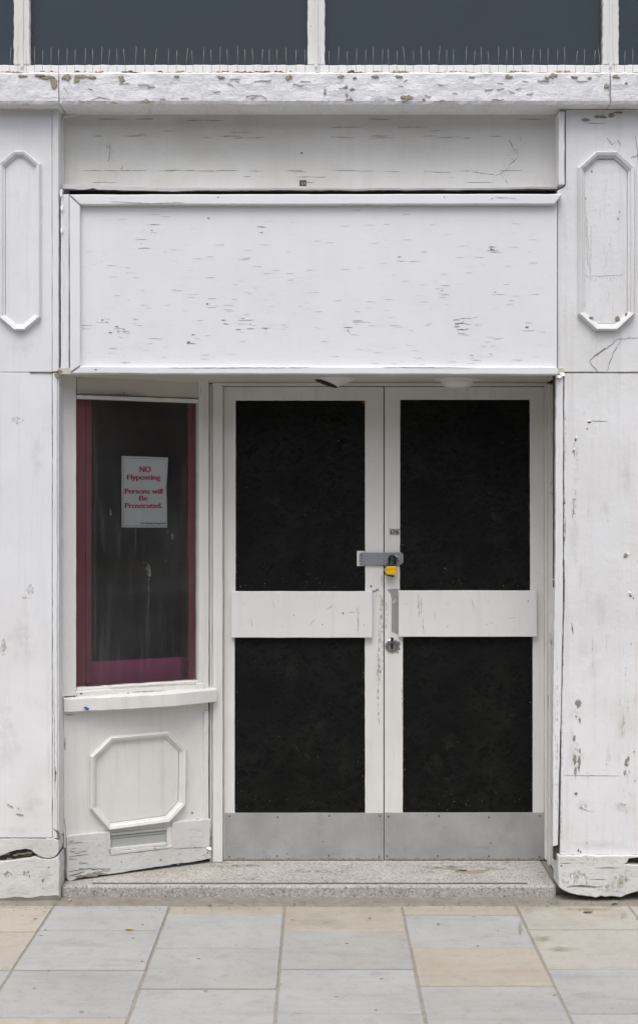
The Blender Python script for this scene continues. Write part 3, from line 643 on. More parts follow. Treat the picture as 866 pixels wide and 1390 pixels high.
# rusty shreds behind the spikes, along the ledge top
def shreds(parent, lst):
    for x0, x1, mt in lst:
        vs, fs = [], []; r = rnd; n = int((x1 - x0) / 2.5) + 2; pl = PY(-.06)
        for i in range(n):
            x = x0 + (x1 - x0) * i / (n - 1); h = r.uniform(.002, .011) if 0 < i < n - 1 else .001
            p = pl(x, 98); vs += [(p.x, -.066, ZT - .004), (p.x, -.060 + r.uniform(-.004, .004), ZT + .002 + h), (p.x, -.050, ZT + .001)]
        for i in range(n - 1):
            for k in range(3): fs.append([i * 3 + k, i * 3 + (k + 1) % 3, (i + 1) * 3 + (k + 1) % 3, (i + 1) * 3 + k])
        mesh('rust_flakes' if mt == 'rust' else 'old_putty', vs, fs, mt, parent)
shreds(l1, [(-20, 30, 'bare'), (48, 78, 'rust')])
shreds(l2, [(100, 118, 'rust'), (128, 142, 'rust'), (164, 188, 'bare_dark'), (208, 222, 'rust'), (238, 258, 'moss'), (288, 312, 'rust'), (316, 342, 'rust'), (345, 386, 'rust'), (392, 400, 'bare'), (505, 520, 'bare'), (470, 492, 'bare_dark'), (530, 560, 'moss'), (690, 720, 'moss'), (745, 775, 'bare'), (600, 640, 'bare')])

# fascia under the ledge --------------------------------------------------------
fa = bar('fascia', 81, 759, 153.6, 256, PY(.08), .03, 'paint_fascia', shop, .002, 25, .15)
PF = PY(.08)
bar('cover_strip', 81.5, 86, 157, 262, PY(.055), .024, 'paint_fascia', fa, .003, 10, .3)
prism('corner_filler', [(81, 154), (108, 154), (81, 160)], PY(.07), .01, 'paint_fascia', fa, .002)
gh = []
for seg, pr_ in (([(168, 185), (205, 178), (640, 178), (694, 186)], .16), ([(160, 236), (186, 231), (640, 232), (676, 238)], .55), ([(690, 188), (704, 212), (686, 230), (672, 238)], .6), ([(150, 200), (148, 216), (158, 226)], .45), ([(190, 186), (640, 186)], .35), ([(540, 176), (690, 177)], .3), ([(330, 240), (680, 240)], .25), ([(180, 160), (420, 167)], .15)):
    for i in range(len(seg) - 1):
        (x0, y0), (x1, y1) = seg[i], seg[i + 1]; L = math.dist(seg[i], seg[i + 1]); t = 0
        while t < L:
            d = rnd.uniform(5, 38)
            if rnd.random() < pr_:
                e = min(L, t + d); gh.append(line([(x0 + (x1 - x0) * t / L, y0 + (y1 - y0) * t / L + rnd.uniform(-1.2, 1.2)), (x0 + (x1 - x0) * e / L, y0 + (y1 - y0) * e / L + rnd.uniform(-1.2, 1.2))], .75, 4, .4))
            t += d
for cx, cy in ((150, 208), (160, 234), (690, 226), (697, 206), (700, 198), (684, 236)):
    for k in range(6): gh.append(line([(x := cx + rnd.uniform(-8, 8), y := cy + rnd.uniform(-8, 8)), (x + rnd.uniform(-4, 4), y + rnd.uniform(-7, 7))], .8, 3, .6))
marks('scratches', gh, PF, .0009, 'graze', fa)
marks('nail_hole', [blotch(409.5, 207, 1.5, 1.3, 8, .2)], PF, .001, 'black', fa)
marks('cracks', [line([(x := rnd.uniform(110, 730), y := rnd.choice([161, 172, 184, 231, 247])), (x + rnd.uniform(8, 40), y + rnd.uniform(-.5, .5))], .8, 5, .3) for k in range(26)], PF, .001, 'graze', fa)
tp = prism('label_tape', rect(406.5, 416, 244, 252), PF, .002, simple('dark olive tape', (.07, .068, .05), .6), fa, 0)
tp.location.y = -.0012
marks('tape_mark', [line([(408.8, 246), (410.6, 248.2), (410.6, 251)], .9, 2, .1, taper=False), line([(412.2, 248), (413.6, 246.4), (414.6, 251)], .9, 2, .1, taper=False)], PY(.0788), .0006, 'tape', fa)
# bent flashing strip with a black gap under it
pl = PY(.045); vs, fs = [], []
xs = [86 + i * 6.7 for i in range(101)]
for i, x in enumerate(xs):
    base = 250.5 + 5.0 * min(1, (x - 86) / 160) + 1.2 * noise.noise((x * .02, 3, 0)) + rnd.uniform(-.35, .35) - (2.0 if 120 < x < 128 else 0)
    if x > 560: base -= (x - 560) / 200 * 2.0
    ht = 5.6 - 3.2 * min(1, (x - 86) / 260)
    p, q = pl(x, base), pl(x, base + max(1.6, ht)); yo = noise.noise((x * .03, 9, 1)) * .008
    vs += [(p.x, .078, p.z + .004), (p.x, .036 + yo, p.z), (q.x, .040 + yo, q.z), (q.x, .078, q.z + .004)]
for i in range(100):
    for k in range(4): fs.append([i * 4 + k, i * 4 + (k + 1) % 4, i * 4 + 4 + (k + 1) % 4, i * 4 + 4 + k])
fs += [[0, 1, 2, 3], [400, 401, 402, 403]]
mesh('flashing', vs, fs, 'paint_rail', fa)

# sign board --------------------------------------------------------------------
sg = prism('sign_board', rect(100, 756, 268, 503), PY(-.016), .03, 'paint_sign', shop, .001)
tag(sg, 'blank white plywood sign board with horizontal cracks')
PSG = PY(-.016)
bar('side_board', 82.5, 93.5, 263, 507, PY(-.002), .2, 'paint_trim', sg, .002, 12, .25)
PR = PY(-.04)
prism('frame_rail', jag([(93.5, 263.2), (764, 262.4), (753, 276.3), (109, 277)], 22, .22), PR, .05, 'paint_rail', sg, .004)
prism('frame_rail', jag([(94, 264.6), (108.6, 277.8), (108.6, 496.2), (95, 505)], 22, .22), PR, .05, 'paint_rail', sg, .004)
prism('frame_rail', jag([(95.5, 506.6), (108.9, 496.8), (754.5, 497.6), (758, 503), (757, 508)], 22, .3), PR, .06, 'paint_rail', sg, .004)
bar('back_batten', 94, 756, 266, 506, PY(.02), .05, 'bare_dark', sg, 0)
ch = [(113, 445), (160, 450), (168, 447), (145, 437), (340, 440), (360, 446), (330, 432), (486, 440), (472, 448), (620, 440), (628, 436), (634, 446), (623, 452), (668, 338), (667, 334), (672, 396), (716, 443), (206, 312), (192, 330), (255, 466), (355, 315), (262, 454), (285, 412), (600, 394), (542, 348), (640, 482), (666, 480)]
marks('paint_chips', [blotch(x, y, rnd.uniform(1.2, 3.6), rnd.uniform(.4, .7), 11, .6) for x, y in ch for _ in range(1)] +
      [line([(x + rnd.uniform(-8, 8), y := y0 + rnd.uniform(-8, 8)), (x + rnd.uniform(2, 14), y + rnd.uniform(-.6, .6))], .55, 4, .3) for x, y0 in ch for _ in range(2)], PSG, .0009, 'graze', sg)
marks('fine_checks',
      [line([(x := rnd.uniform(112, 735), y := 280 + 215 * rnd.random() ** .8), (x + rnd.uniform(3, 15), y + rnd.uniform(-.5, .5))], .36, 4, .3) for _ in range(210)], PSG, .0009, 'faint', sg)
marks('dark_chips', [blotch(281, 412, 1.6, 1.2, 8), blotch(666.5, 337.5, 1.7, 1.5, 8), blotch(256, 464, 2.4, .9), blotch(715, 444, 3, .8), blotch(262, 454, 1.4, .7), blotch(159, 443, 2.6, .8), blotch(150, 451, 2.6, .8), blotch(283, 295.5, 1.8, .9), blotch(139, 434, 1.8, .7)] +
      [line([(x, y), (x + rnd.uniform(5, 14), y + rnd.uniform(-.5, .5))], .9, 3, .4) for x, y in ((615, 434), (617, 438), (616, 443), (620, 447), (300, 434), (303, 439), (320, 447), (466, 444))], PSG, .0012, 'crack', sg)
marks('chips', [blotch(130, 501.5, 2.2, .7)], PR, .001, 'blue', sg)
marks('cracks', [line([(150, 273), (200, 275.5), (250, 274)], .8, 5, .4), line([(230, 499), (420, 498.6)], .9, 6, .3), line([(520, 498), (640, 499)], .7, 6, .3), blotch(603, 267, .9, .9, 8, .2), blotch(668, 269, 1.4, .8), blotch(296, 267, 2, .7), line([(672, 267), (700, 269)], .6, 4, .4), line([(94.5, 264), (108.8, 277.4)], .9, 3, .2, taper=False), line([(96, 505.5), (108.8, 496.6)], .9, 3, .2, taper=False)], PR, .0012, 'graze', sg)
flake(83, 262, 3, 12, sg, PY(-.003)); flake(84, 282, 3, 9, sg, PY(-.003)); flake(84, 312, 3, 9, sg, PY(-.003))

# soffit of the doorway with two lamps
ZF = PY(-.02)(0, 507).z
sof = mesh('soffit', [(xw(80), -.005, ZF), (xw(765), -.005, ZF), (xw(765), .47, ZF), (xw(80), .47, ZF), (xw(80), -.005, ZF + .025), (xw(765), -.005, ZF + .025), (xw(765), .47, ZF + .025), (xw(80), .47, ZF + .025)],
           [[0, 1, 2, 3], [4, 5, 6, 7], [0, 1, 5, 4], [1, 2, 6, 5], [2, 3, 7, 6], [3, 0, 4, 7]], 'paint_shaded', shop)
box('soffit_bead', (-.47, .355, ZF - .012), (1.0, .40, ZF - .0005), 'paint_shaded', sof, .004)

lm = tag(empty('soffit_lamp', PY(.2)(620, 0).xyz * 1), 'white domed ceiling lamp under the doorway soffit above the taped door leaf', 'lamp', 'ceiling lamps under the doorway soffit')
lm.location = (PY(.2)(621, 0).x, .2, ZF)
lathe('base_ring', [(.098, 0), (.098, -.006), (.082, -.011), (.075, -.011)], 'lampwhite', lm)
o = lathe('dome', [(.074, -.004), (.071, -.018), (.064, -.030), (.052, -.038), (.03, -.042), (.006, -.043)], 'lampwhite', lm); o.data.polygons.foreach_set('use_smooth', [True] * len(o.data.polygons))
lb = tag(empty('soffit_lamp'), 'ceiling lamp hanging askew with its dark open mouth tilted under the doorway soffit', 'lamp', 'ceiling lamps under the doorway soffit')
lb.location = (PY(.2)(450, 0).x, .2, ZF)
n = 24; vs, fs = [], []
tilt = Matrix.Translation((PY(.2)(442, 0).x - lb.location.x, 0, rz(519.6) - ZF)) @ Matrix.Rotation(R(-4), 4, 'X') @ Matrix.Rotation(R(20), 4, 'Y')
def ring(r_, h, m4=None, dx=0): return [(m4 @ Vector((math.cos(2 * math.pi * k / n) * r_, math.sin(2 * math.pi * k / n) * r_, h))) if m4 else Vector((dx + math.cos(2 * math.pi * k / n) * r_, math.sin(2 * math.pi * k / n) * r_, h)) for k in range(n)]
rings = [ring(.09, -.0005, dx=.012), ring(.085, -.006, dx=.012), ring(.058, .006, tilt), ring(.056, 0, tilt), ring(.049, -.0005, tilt), ring(.045, .004, tilt)]
for rg in rings: vs += rg
for i in range(len(rings) - 1):
    for k in range(n): fs.append([i * n + k, i * n + (k + 1) % n, (i + 1) * n + (k + 1) % n, (i + 1) * n + k])
mesh('housing', vs, fs, 'lampwhite', lb)
lathe('open_mouth', [(.0005, .001), (.054, .001), (.054, -.0018), (.0005, -.0018)], 'black', lb, 24, tilt)

# ------------------------------------------------------------------ doors
PD = PY(.42)
fr = bar('door_frame', 288.5, 302.3, 519, 1171.5, PY(.385), .08, 'paint_door', shop, .004, 18, .15)
bar('bead', 284.6, 287.9, 521, 1171, PY(.398), .05, 'paint_door', fr, .003, 18, .12)
bar('head', 303, 741, 518.5, 523.6, PY(.405), .06, 'paint_shaded', fr, .003, 25, .1)
bar('jamb', 739.6, 743.6, 519, 1168, PY(.40), .06, 'paint_door', fr, .003, 20, .15)
bar('backing', 302, 744, 522, 1170, PY(.47), .02, 'dark_room', fr, 0)
def frame_mesh(name, outer, holes, pl, thick, mat, parent):
    xs = sorted({outer[0], outer[1]} | {h[0] for h in holes} | {h[1] for h in holes}); ys = sorted({outer[2], outer[3]} | {h[2] for h in holes} | {h[3] for h in holes})
    inside = lambda x, y: outer[0] < x < outer[1] and outer[2] < y < outer[3] and not any(h[0] < x < h[1] and h[2] < y < h[3] for h in holes)
    bm = bmesh.new(); V = {}
    def v(i, j):
        if (i, j) not in V: V[i, j] = bm.verts.new(pl(xs[i], ys[j]))
        return V[i, j]
    for i in range(len(xs) - 1):
        for j in range(len(ys) - 1):
            if inside((xs[i] + xs[i + 1]) / 2, (ys[j] + ys[j + 1]) / 2): bm.faces.new([v(i, j), v(i + 1, j), v(i + 1, j + 1), v(i, j + 1)])
    r_ = bmesh.ops.extrude_face_region(bm, geom=list(bm.faces)); bmesh.ops.translate(bm, verts=[e for e in r_['geom'] if isinstance(e, bmesh.types.BMVert)], vec=-nrm(pl) * thick)
    bmesh.ops.recalc_face_normals(bm, faces=bm.faces)
    me = bpy.data.meshes.new(name); bm.to_mesh(me); bm.free(); o = link(bpy.data.objects.new(name, me), parent, mat)
    b = o.modifiers.new('Bevel', 'BEVEL'); b.width = .002; b.segments = 2; b.limit_method = 'ANGLE'; b.angle_limit = R(40)
    return o
scr = None
def screw(x, y, pl, parent, rad=.0045, mat='screw'):
    global scr
    if scr is None:
        o = lathe('screw', [(.0045, 0), (.0045, -.0012), (.002, -.0022)], mat, parent, 8, Matrix.Rotation(R(-90), 4, 'X')); scr = o.data
    else: o = link(bpy.data.objects.new('screw', scr), parent)
    o.location = pl(x, y, .0002); o.scale = (rad / .0045, 1, rad / .0045); return o
LAMPD = 'flat'
dl = frame_mesh('door', (303.6, 520.6, 524.8, 1168), [(320, 495.4, 543.5, 802), (318.6, 495, 866, 1103.2)], PD, .045, 'paint_door', shop)
tag(dl, 'white door leaf boarded black with the hasp hinge')
dr = frame_mesh('door', (522.0, 738.4, 524.8, 1168), [(543.5, 719, 542.5, 801.5), (547, 723, 865, 1103.2)], PD, .045, 'paint_door', shop)
tag(dr, 'white door leaf boarded black with the lock and label tape')
def osb(x0, x1, y0, y1, parent, skew=0):
    return prism('strand_board', jag([(x0, y0), (x1, y0), (x1 + skew, y1), (x0 - skew, y1)], 9, .25), PY(.4195), .02, 'osb', parent, .001)
osb(320.2, 495.2, 543.8, 808, dl, .5); osb(319.6, 495.2, 860, 1104.5, dl, .4)
osb(543.4, 718.8, 542.6, 808, dr, .8); osb(547, 722.4, 860, 1104.5, dr, .3)
for p, x0, x1, y0, y1 in ((dl, 320, 495, 544, 802), (dl, 320, 495, 867, 1103), (dr, 544, 719, 543, 801), (dr, 547, 722, 866, 1103)):
    ed = []
    for k in range(46):
        t = rnd.random()
        x, y = ((x0 + 1.2 + abs(rnd.gauss(0, 1)), rnd.uniform(y0, y1)) if t < .25 else (x1 - 1.2 - abs(rnd.gauss(0, 1)), rnd.uniform(y0, y1)) if t < .5 else (rnd.uniform(x0 + 3, x1 - 3), y1 - abs(rnd.gauss(0, 14)) - 2) if t < .85 else (rnd.uniform(x0 + 4, x1 - 4), rnd.uniform(y0 + 4, y1 - 4)))
        ed.append(blotch(x, y, rnd.uniform(.25, .8), rnd.uniform(.2, .5), 7, .5))
    marks('splinter_specks', ed, PY(.4195), .0008, 'bare', p)
    marks('dust', [blotch(rnd.uniform(x0 + 30, x1 - 30), rnd.uniform(y0 + 30, y1 - 30), rnd.uniform(14, 30), rnd.uniform(12, 40), 15, .5) for _ in range(5)], PY(.4195), .0005, worn('board dust', (.16, .16, .15), .46, .80, .10, 22), p, True)
PB = PY(.395)
pbl = bar('push_board', 314, 505.5, 803, 866, PB, .026, 'paint_board', dl, .003, 30, .2)
pbr = bar('push_board', 541, 729, 802, 864.8, PB, .026, 'paint_board', dr, .003, 30, .2)
for p, xs_ in ((dl, (330, 380, 438, 492)), (dr, (550, 607, 660, 717))):
    for x in xs_:
        for y in (818, 849): marks('filled_hole', [blotch(x + rnd.uniform(-3, 3), y + rnd.uniform(-2, 2), 1.8, 1.8, 9, .2)], PB, .0006, 'film_fine', p)
marks('scratches', [line([(484, 822), (486.5, 832), (486, 858)], 1.0, 4, .5), line([(487, 826), (490, 821)], .9, 3, .5), line([(473, 831.5), (483, 831)], .6, 3, .3), line([(442, 828), (452, 822)], .5, 3, .4), line([(370, 815), (372, 826)], .5, 3, .5), line([(420, 850), (428, 840)], .5, 3, .5), line([(340, 840), (343, 852)], .5, 3, .4)], PB, .0009, 'graze', dl)
marks('scratches', [line([(568, 806), (568.5, 836), (570, 838)], 1.1, 4, .6), line([(572, 812), (571, 836)], 1.0, 4, .9), line([(573, 838), (576, 862)], .8, 4, .6), line([(589, 830), (592, 842)], .5, 3, .4), line([(640, 812), (644, 830)], .5, 3, .4), line([(690, 840), (700, 838)], .5, 3, .3)], PB, .0009, 'graze', dr)
marks('nail_hole', [blotch(465.5, 832.5, 1.2, 1.2, 8, .15)], PB, .001, 'black', dl)
marks('nail_hole', [blotch(503.5, 796, 1.5, 1.4, 8, .15)], PD, .001, 'black', dl)
PK = PY(.4165)
kl = bar('kick_plate', 305.5, 520, 1104, 1167.4, PK, .004, 'kick', dl, .0008, 30, .15)
kr = bar('kick_plate', 522.6, 738, 1103.6, 1167.2, PK, .004, 'kick', dr, .0008, 30, .15)
for p, xs_ in ((dl, (311, 377, 447, 515.5)), (dr, (526.5, 595, 664, 732))):
    for x in xs_:
        for y in (1109, 1163): screw(x + rnd.uniform(-1, 1), y + rnd.uniform(-1, 1), PK, p, .0042)
for x, y in ((390, 1160), (361, 1165), (438, 1143), (666, 1145)): screw(x, y, PK, dl if x < 521 else dr, .003)
for p, x0, x1 in ((dl, 308, 518), (dr, 525, 736)):
    marks('scuffs', [line([(x := rnd.uniform(x0, x1 - 20), y := rnd.uniform(1108, 1162)), (x + rnd.uniform(-6, 18), y + rnd.uniform(-9, 9))], rnd.uniform(.3, .9), 4, .4) for _ in range(26)], PK, .0005, 'film_fine', p)
    marks('grime', [blotch(rnd.uniform(x0 + 20, x1 - 20), rnd.uniform(1150, 1163), rnd.uniform(12, 30), rnd.uniform(2, 4), 15) for _ in range(6)] + [blotch(rnd.uniform(x0 + 12, x1 - 12), rnd.uniform(1112, 1150), rnd.uniform(6, 14), rnd.uniform(6, 18), 13) for _ in range(4)], PK, .0004, 'film', p)
    marks('dirt_line', [line([(x0, 1166.2), ((x0 + x1) / 2, 1166.4), (x1, 1166)], 2.0, 6, .3, taper=False)], PK, .0007, 'film_fine', p)
# handle scars on the inner stiles
marks('handle_scar', [[(525, 800.5), (537, 799), (543, 800), (543.3, 801), (540.5, 806), (540.5, 862), (531.5, 858), (531.5, 812), (530, 806)]], PD, .0008, 'smear', dr)
marks('handle_scar', [line([(516, 802), (517, 840), (515.5, 866), (514, 900), (513.2, 960), (515, 985)], 4.5, 8, .6), line([(518.5, 806), (519, 880), (517.8, 912)], 2.4, 8, .5)], PD, .0007, M['scuff'], dl)
marks('handle_scar', [line([(524, 806), (526, 830), (523.6, 870)], 3.2, 6, .7), line([(545, 905), (546, 960), (545, 1000)], 2.2, 8, .5), line([(528, 806), (527, 840)], 1.2, 5, .5)], PD, .0007, 'scuff', dr)
marks('dirt', [blotch(507, 803, 3, 1.3), blotch(512, 801, 3, 2), blotch(515, 905, 1.2, 3.4, 11, .5), blotch(516.5, 912, 1.4, 2.2), blotch(519, 818, .8, 6), line([(518, 780), (519.5, 798)], .9, 4, .4)], PD, .0011, 'graze', dl)
marks('bare_patch', [blotch(493.5, 546, 2.2, 2.4)], PD, .001, 'rust', dl)
# staple plate, hasp, lock
bar('hasp_backplate', 484.5, 494.5, 748, 768.6, PY(.416), .006, 'paint_door', dl, .001, 0, 0)
PH = PY(.409)
hp = prism('hasp', [(489, 750), (543.5, 749.6), (547.5, 753), (547.5, 763.5), (544, 766.6), (489, 767)], PH, .005, 'grey_metal', dl, .0012)
for y0, y1 in ((750.6, 754.6), (755.4, 758), (758.8, 762.4), (763, 766.6)):
    tube('hinge_knuckle', [PY(.407)(489.2, y0), PY(.407)(489.2, y1)], .0048, 'grey_metal', dl, 10)
stp = [PH(535.5 + 6.0 * math.cos(t), 757.6 + 2.4 * math.sin(t), .006 + .012 * (1 - abs(math.sin(t)))) for t in [i * math.pi / 8 for i in range(16)]]
tube('staple', stp, .0034, 'steel', dr, 8, True)
esc = lathe('lock_escutcheon', [(.032, 0), (.032, -.003), (.028, -.006), (.0245, -.006), (.0235, -.0035), (.0215, -.0035), (.0205, -.0085), (.001, -.0095)], 'steel', dr, 28, Matrix.Translation(PD(532, 877, .0003)) @ Matrix.Rotation(R(-90), 4, 'X'))
marks('keyhole', [[(532 + 2.1 * math.cos(t), 875.3 + 2.1 * math.sin(t)) for t in [math.pi * (.15 - i * 1.3 / 9) for i in range(10)]] + [(531, 882), (533, 882)]], PY(.4105), .0006, 'black', dr)
for x, y in ((525.6, 877), (538.4, 877.2), (532, 884.2)): screw(x, y, PY(.4135), dr, .0032)
tube('lock_cap', [PD(532, 867.6, .001), PD(532, 867.6, .010)], .0075, 'black', dr, 14)
marks('lock_scar', [blotch(541.5, 874, 1.6, 3), blotch(542, 881, 1.2, 2), blotch(540, 886, 1.6, 1)], PD, .001, 'crack', dr)
lt = prism('label_tape', rect(528.3, 543.2, 718, 726.6), PY(.4186), .0014, 'tape', dr, 0)
lp = PY(.418)
lettering('tape_lettering', [('E735', 0, 0)], 'ink_black', dr, .026, lambda u, v, o: lp(535.7, 725.4, o) + Vector((u, 0, v)), .0016, sx=.72)
marks('tape_edge', [line([(528.3, 718.4), (543.2, 718.4)], .7, 3, .1, taper=False)], PY(.4186), .0004, 'ink_black', dr)

# padlock
pk = tag(empty('padlock', PY(.40)(530.5, 780.5)), 'yellow padlock with black shackle hanging from the grey hasp', 'padlock')
k = S * 5.9 / D
def LP(x, y, off=0.): return Vector(((x - 530.5) * k, -off, -(y - 780.5) * k))
body = mesh('body', [], [], 'yellow', pk)
bpy.data.objects.remove(body)
def lbox(name, x0, x1, y0, y1, d0, d1, mat, bev):
    lo = LP(x0, y1, d1); hi = LP(x1, y0, d0); return box(name, tuple(lo), tuple(hi), mat, pk, bev)
lbox('body', 523.8, 538.2, 768.2, 780, -.004, .022, 'yellow', .004)
lbox('band', 523.5, 538.5, 772.2, 772.9, -.0044, .0224, simple('dark yellow seam', (.5, .28, .005), .5), .0003)
lbox('cap', 524.2, 538, 765.6, 768.6, -.003, .021, 'black', .003)
sh = [LP(528.2, 767, .009), LP(528.2, 760, .009), LP(528.6, 756.6, .010), LP(530.4, 754.8, .013), LP(533, 754.6, .016), LP(535.2, 755.8, .016), LP(535.8, 759, .013), LP(535.8, 767, .009)]
tube('shackle', sh, .0062, 'black', pk, 10)
st = [LP(524.5, 768.6, .012), LP(521.8, 771, .013), LP(521.2, 775, .013), LP(522.6, 779, .013), LP(526, 780.9, .012), LP(531, 781.8, .012), LP(534.5, 782.2, .013)]
tube('strap', st, [.002, .0026, .003, .003, .003, .0035, .0045], 'black', pk, 8)

# ------------------------------------------------------------------ splayed display window and stall riser
W0 = PS(0.)
def sbar(name, x0, x1, y0, y1, n, thick, mat, parent, bevel=.003, step=14, amp=.2):   # level pieces: height fixed at the left end
    pl = PS(n); a = pl(x0, y0); b = pl(x0, y1); e = pl(x1, 700)
    poly = jag([(0, a.z), ((e - a).dot(T), a.z), ((e - a).dot(T), b.z), (0, b.z)], step * S, amp * S) if step else [(0, a.z), ((e - a).dot(T), a.z), ((e - a).dot(T), b.z), (0, b.z)]
    f = [Vector((a.x, a.y, 0)) + T * s + Vector((0, 0, z)) for s, z in poly]; m = len(f)
    vs = f + [v - NRM * thick for v in f]
    return mesh(name, vs, [list(range(m)), list(range(2 * m - 1, m - 1, -1))] + [[i, i + m, (i + 1) % m + m, (i + 1) % m] for i in range(m)], mat, parent, bevel)
dw = sbar('display_window', 85.5, 103.6, 508, 946, .006, .07, 'paint_win', shop)
tag(dw, 'small angled display window in a white frame')
sbar('stile', 270.2, 284, 500, 950, .006, .07, 'paint_win', dw)
sbar('head_board', 104.2, 269.6, 506, 534.6, -.006, .05, 'paint_shaded', dw)
sbar('top_bead', 104.2, 269.8, 535.4, 540.6, .004, .05, 'paint_win', dw, .003)
sbar('bottom_rail', 103.8, 270, 934.6, 947.5, .002, .06, 'paint_win', dw, .004, 7, .45)
sbar('rail_block', 103, 278, 939, 947.8, .010, .02, 'paint_win', dw, .005, 6, .6)
# sill with a bowed front edge
zs1 = PS(.03)(90, 949).z; zs0 = PS(.045)(90, 968.2).z
ft, bk = [], []
a = Vector((A.x - .001, A.y, 0)); L = (B - A).length + .012
for i in range(25):
    t = i / 24; nn = .030 + .050 * math.sin(min(1, t * 1.15) * math.pi * .62) - .030 * max(0, t - .72) / .28
    ft.append(a + T * (L * t) + NRM * nn); bk.append(a + T * (L * t) - NRM * .05)
vs = []
for i in range(25):
    j = rnd.uniform(-.0012, .0012)
    vs += [ft[i] + Vector((0, 0, zs1 - .003 + j)), ft[i] + Vector((0, 0, zs0 + j + .003)), ft[i] - NRM * .006 + Vector((0, 0, zs0)), bk[i] + Vector((0, 0, zs0)), bk[i] + Vector((0, 0, zs1 + .006)), ft[i] - NRM * .006 + Vector((0, 0, zs1 + j))]
fs = [[i * 6 + q, i * 6 + (q + 1) % 6, i * 6 + 6 + (q + 1) % 6, i * 6 + 6 + q] for i in range(24) for q in range(6)] + [list(range(6)), list(range(144, 150))]
sill = mesh('sill', vs, fs, 'paint_win', dw)
marks('paint_chips', [blotch(174, 943, 2.6, 2.6, 9), blotch(171, 945, 1.8, 1.6, 9), blotch(110, 942, 2.2, 1.2)], PS(.010), .0012, 'red', dw)
marks('paint_chips', [blotch(118, 962.5, 2.6, 2.2, 9), blotch(116, 960.5, 2, 1, 9)], PS(.045), .010, 'blue', dw)
marks('cracks', [line([(104, 942), (103.5, 953)], 1, 3, .3), line([(276, 934), (277.5, 945)], 1.2, 3, .4), line([(120, 953), (165, 953), (200, 957)], .6, 4, .4), line([(180, 940), (216, 938)], .7, 3, .4), line([(212, 939), (225, 938)], 1.2, 3, .5), line([(110, 947), (150, 948)], .6, 4, .4), line([(150, 934), (266, 928)], .5, 5, .3)], PS(.010), .0016, 'crack', dw)
marks('cracks', [line([(105, 534.6), (150, 535.2), (200, 535.6)], 1.0, 4, .4), line([(156, 533.5), (176, 537)], .7, 3, .4), blotch(168, 533, 1.6, .8), line([(273, 520), (272.5, 537)], .9, 3, .2)], PS(.004), .002, 'crack', dw)
# glass
gz_ = PS(-.03)
p = [gz_(100, 530), gz_(274, 530), gz_(274, 945), gz_(100, 945)]
zt, zb = p[0].z, PS(-.03)(100, 944).z
g4 = [Vector((p[0].x, p[0].y, zt)), Vector((p[1].x, p[1].y, zt)), Vector((p[1].x, p[1].y, zb)), Vector((p[0].x, p[0].y, zb))]
pane = mesh('pane', g4, [[0, 1, 2, 3]], 'glass', dw)
dbl = [blotch(200, 770, 3, 7, 11, .5), blotch(203, 778, 2.4, 9, 11, .5), line([(201, 780), (202, 800), (201.5, 838)], 1.6, 5, .3), blotch(233, 730, 3, 5, 11, .6), blotch(228, 722, 1.2, 2), blotch(225, 762, 2, 1.2), blotch(150, 693, 2.4, 7), blotch(195, 764, 1, 3), blotch(116, 565, 1.8, 5)]
marks('dribble', dbl, PS(-.03), .0025, 'dribble', dw)
# lining and things behind the glass
sbar('lining', 98, 116, 520, 950, -.055, .02, 'maroon', dw, .002, 0, 0)
sbar('lining', 116.5, 124.5, 520, 950, -.075, .02, 'maroon', dw, .002, 0, 0)
sbar('lining', 256, 275, 520, 950, -.055, .02, 'maroon', dw, .002, 0, 0)
sz = PS(-.05)(104, 935).z
shf = [A + T * .02 - NRM * .065, A + T * .66 - NRM * .065, A + T * .66 - NRM * .30, A + T * .02 - NRM * .30]
mesh('shelf', [Vector((v.x, v.y, sz)) for v in shf] + [Vector((v.x, v.y, sz - .02)) for v in shf], [[0, 1, 2, 3], [7, 6, 5, 4], [0, 4, 5, 1], [1, 5, 6, 2], [2, 6, 7, 3], [3, 7, 4, 0]], 'magenta', dw, .002)
sbar('shelf_back', 118, 262, 899, 938, -.13, .015, 'magenta', dw, .002, 0, 0)
sbar('inner_post', 127.5, 131, 540, 930, -.20, .03, 'olive', dw, .002, 0, 0)
bxl = PS(-.045)

# paper notice inside the glass
np_ = PS(-.0335)
npx = [(165.2, 618.6), (228.2, 621), (227.4, 640), (225.8, 662), (226.6, 684), (227, 716.2), (196, 716.2), (165.2, 716), (165, 670)]
org = np_(196, 716)
nt = tag(empty('notice_sheet', org), 'white paper notice with red lettering stuck inside the display window', 'notice')
fv = [np_(x, y) - org for x, y in npx]; m = len(fv)
mesh('paper', fv + [v - NRM * .0006 for v in fv], [list(range(m)), list(range(2 * m - 1, m - 1, -1))] + [[i, i + m, (i + 1) % m + m, (i + 1) % m] for i in range(m)], 'paper', nt)
def npl(px, py): 
    base = np_(px, py) - org
    return lambda u, v, o: base + T * u + Vector((0, 0, v)) + NRM * (.0007 + o)
for txt, y, size, x, wpx in (('NO', 641, .037, 197, 14.5), ('Flyposting', 651, .032, 194.8, 44.5), ('Persons will', 670, .032, 195.2, 50.5), ('Be', 679.5, .032, 194.5, 11), ('Prosecuted.', 689.5, .032, 195, 49.5)):
    lettering('red_lettering', [(txt, 0, 0)], 'ink_red', nt, size, npl(x, y), .0016, fit=wpx * .0034)
lettering('small_lettering', [('The Building Management', 0, 0)], 'ink_grey', nt, .0125, npl(208, 711.5), .0003, fit=.118)
def nbar(pts): return [(np_(x, y) - org) + NRM * .0008 for x, y in pts]
brd = [((167.4, 621.2), (225.4, 623), .35), ((167.6, 621), (167.4, 713.6), .35), ((167.4, 713.8), (225.2, 713.8), .35)]
vs, fs = [], []
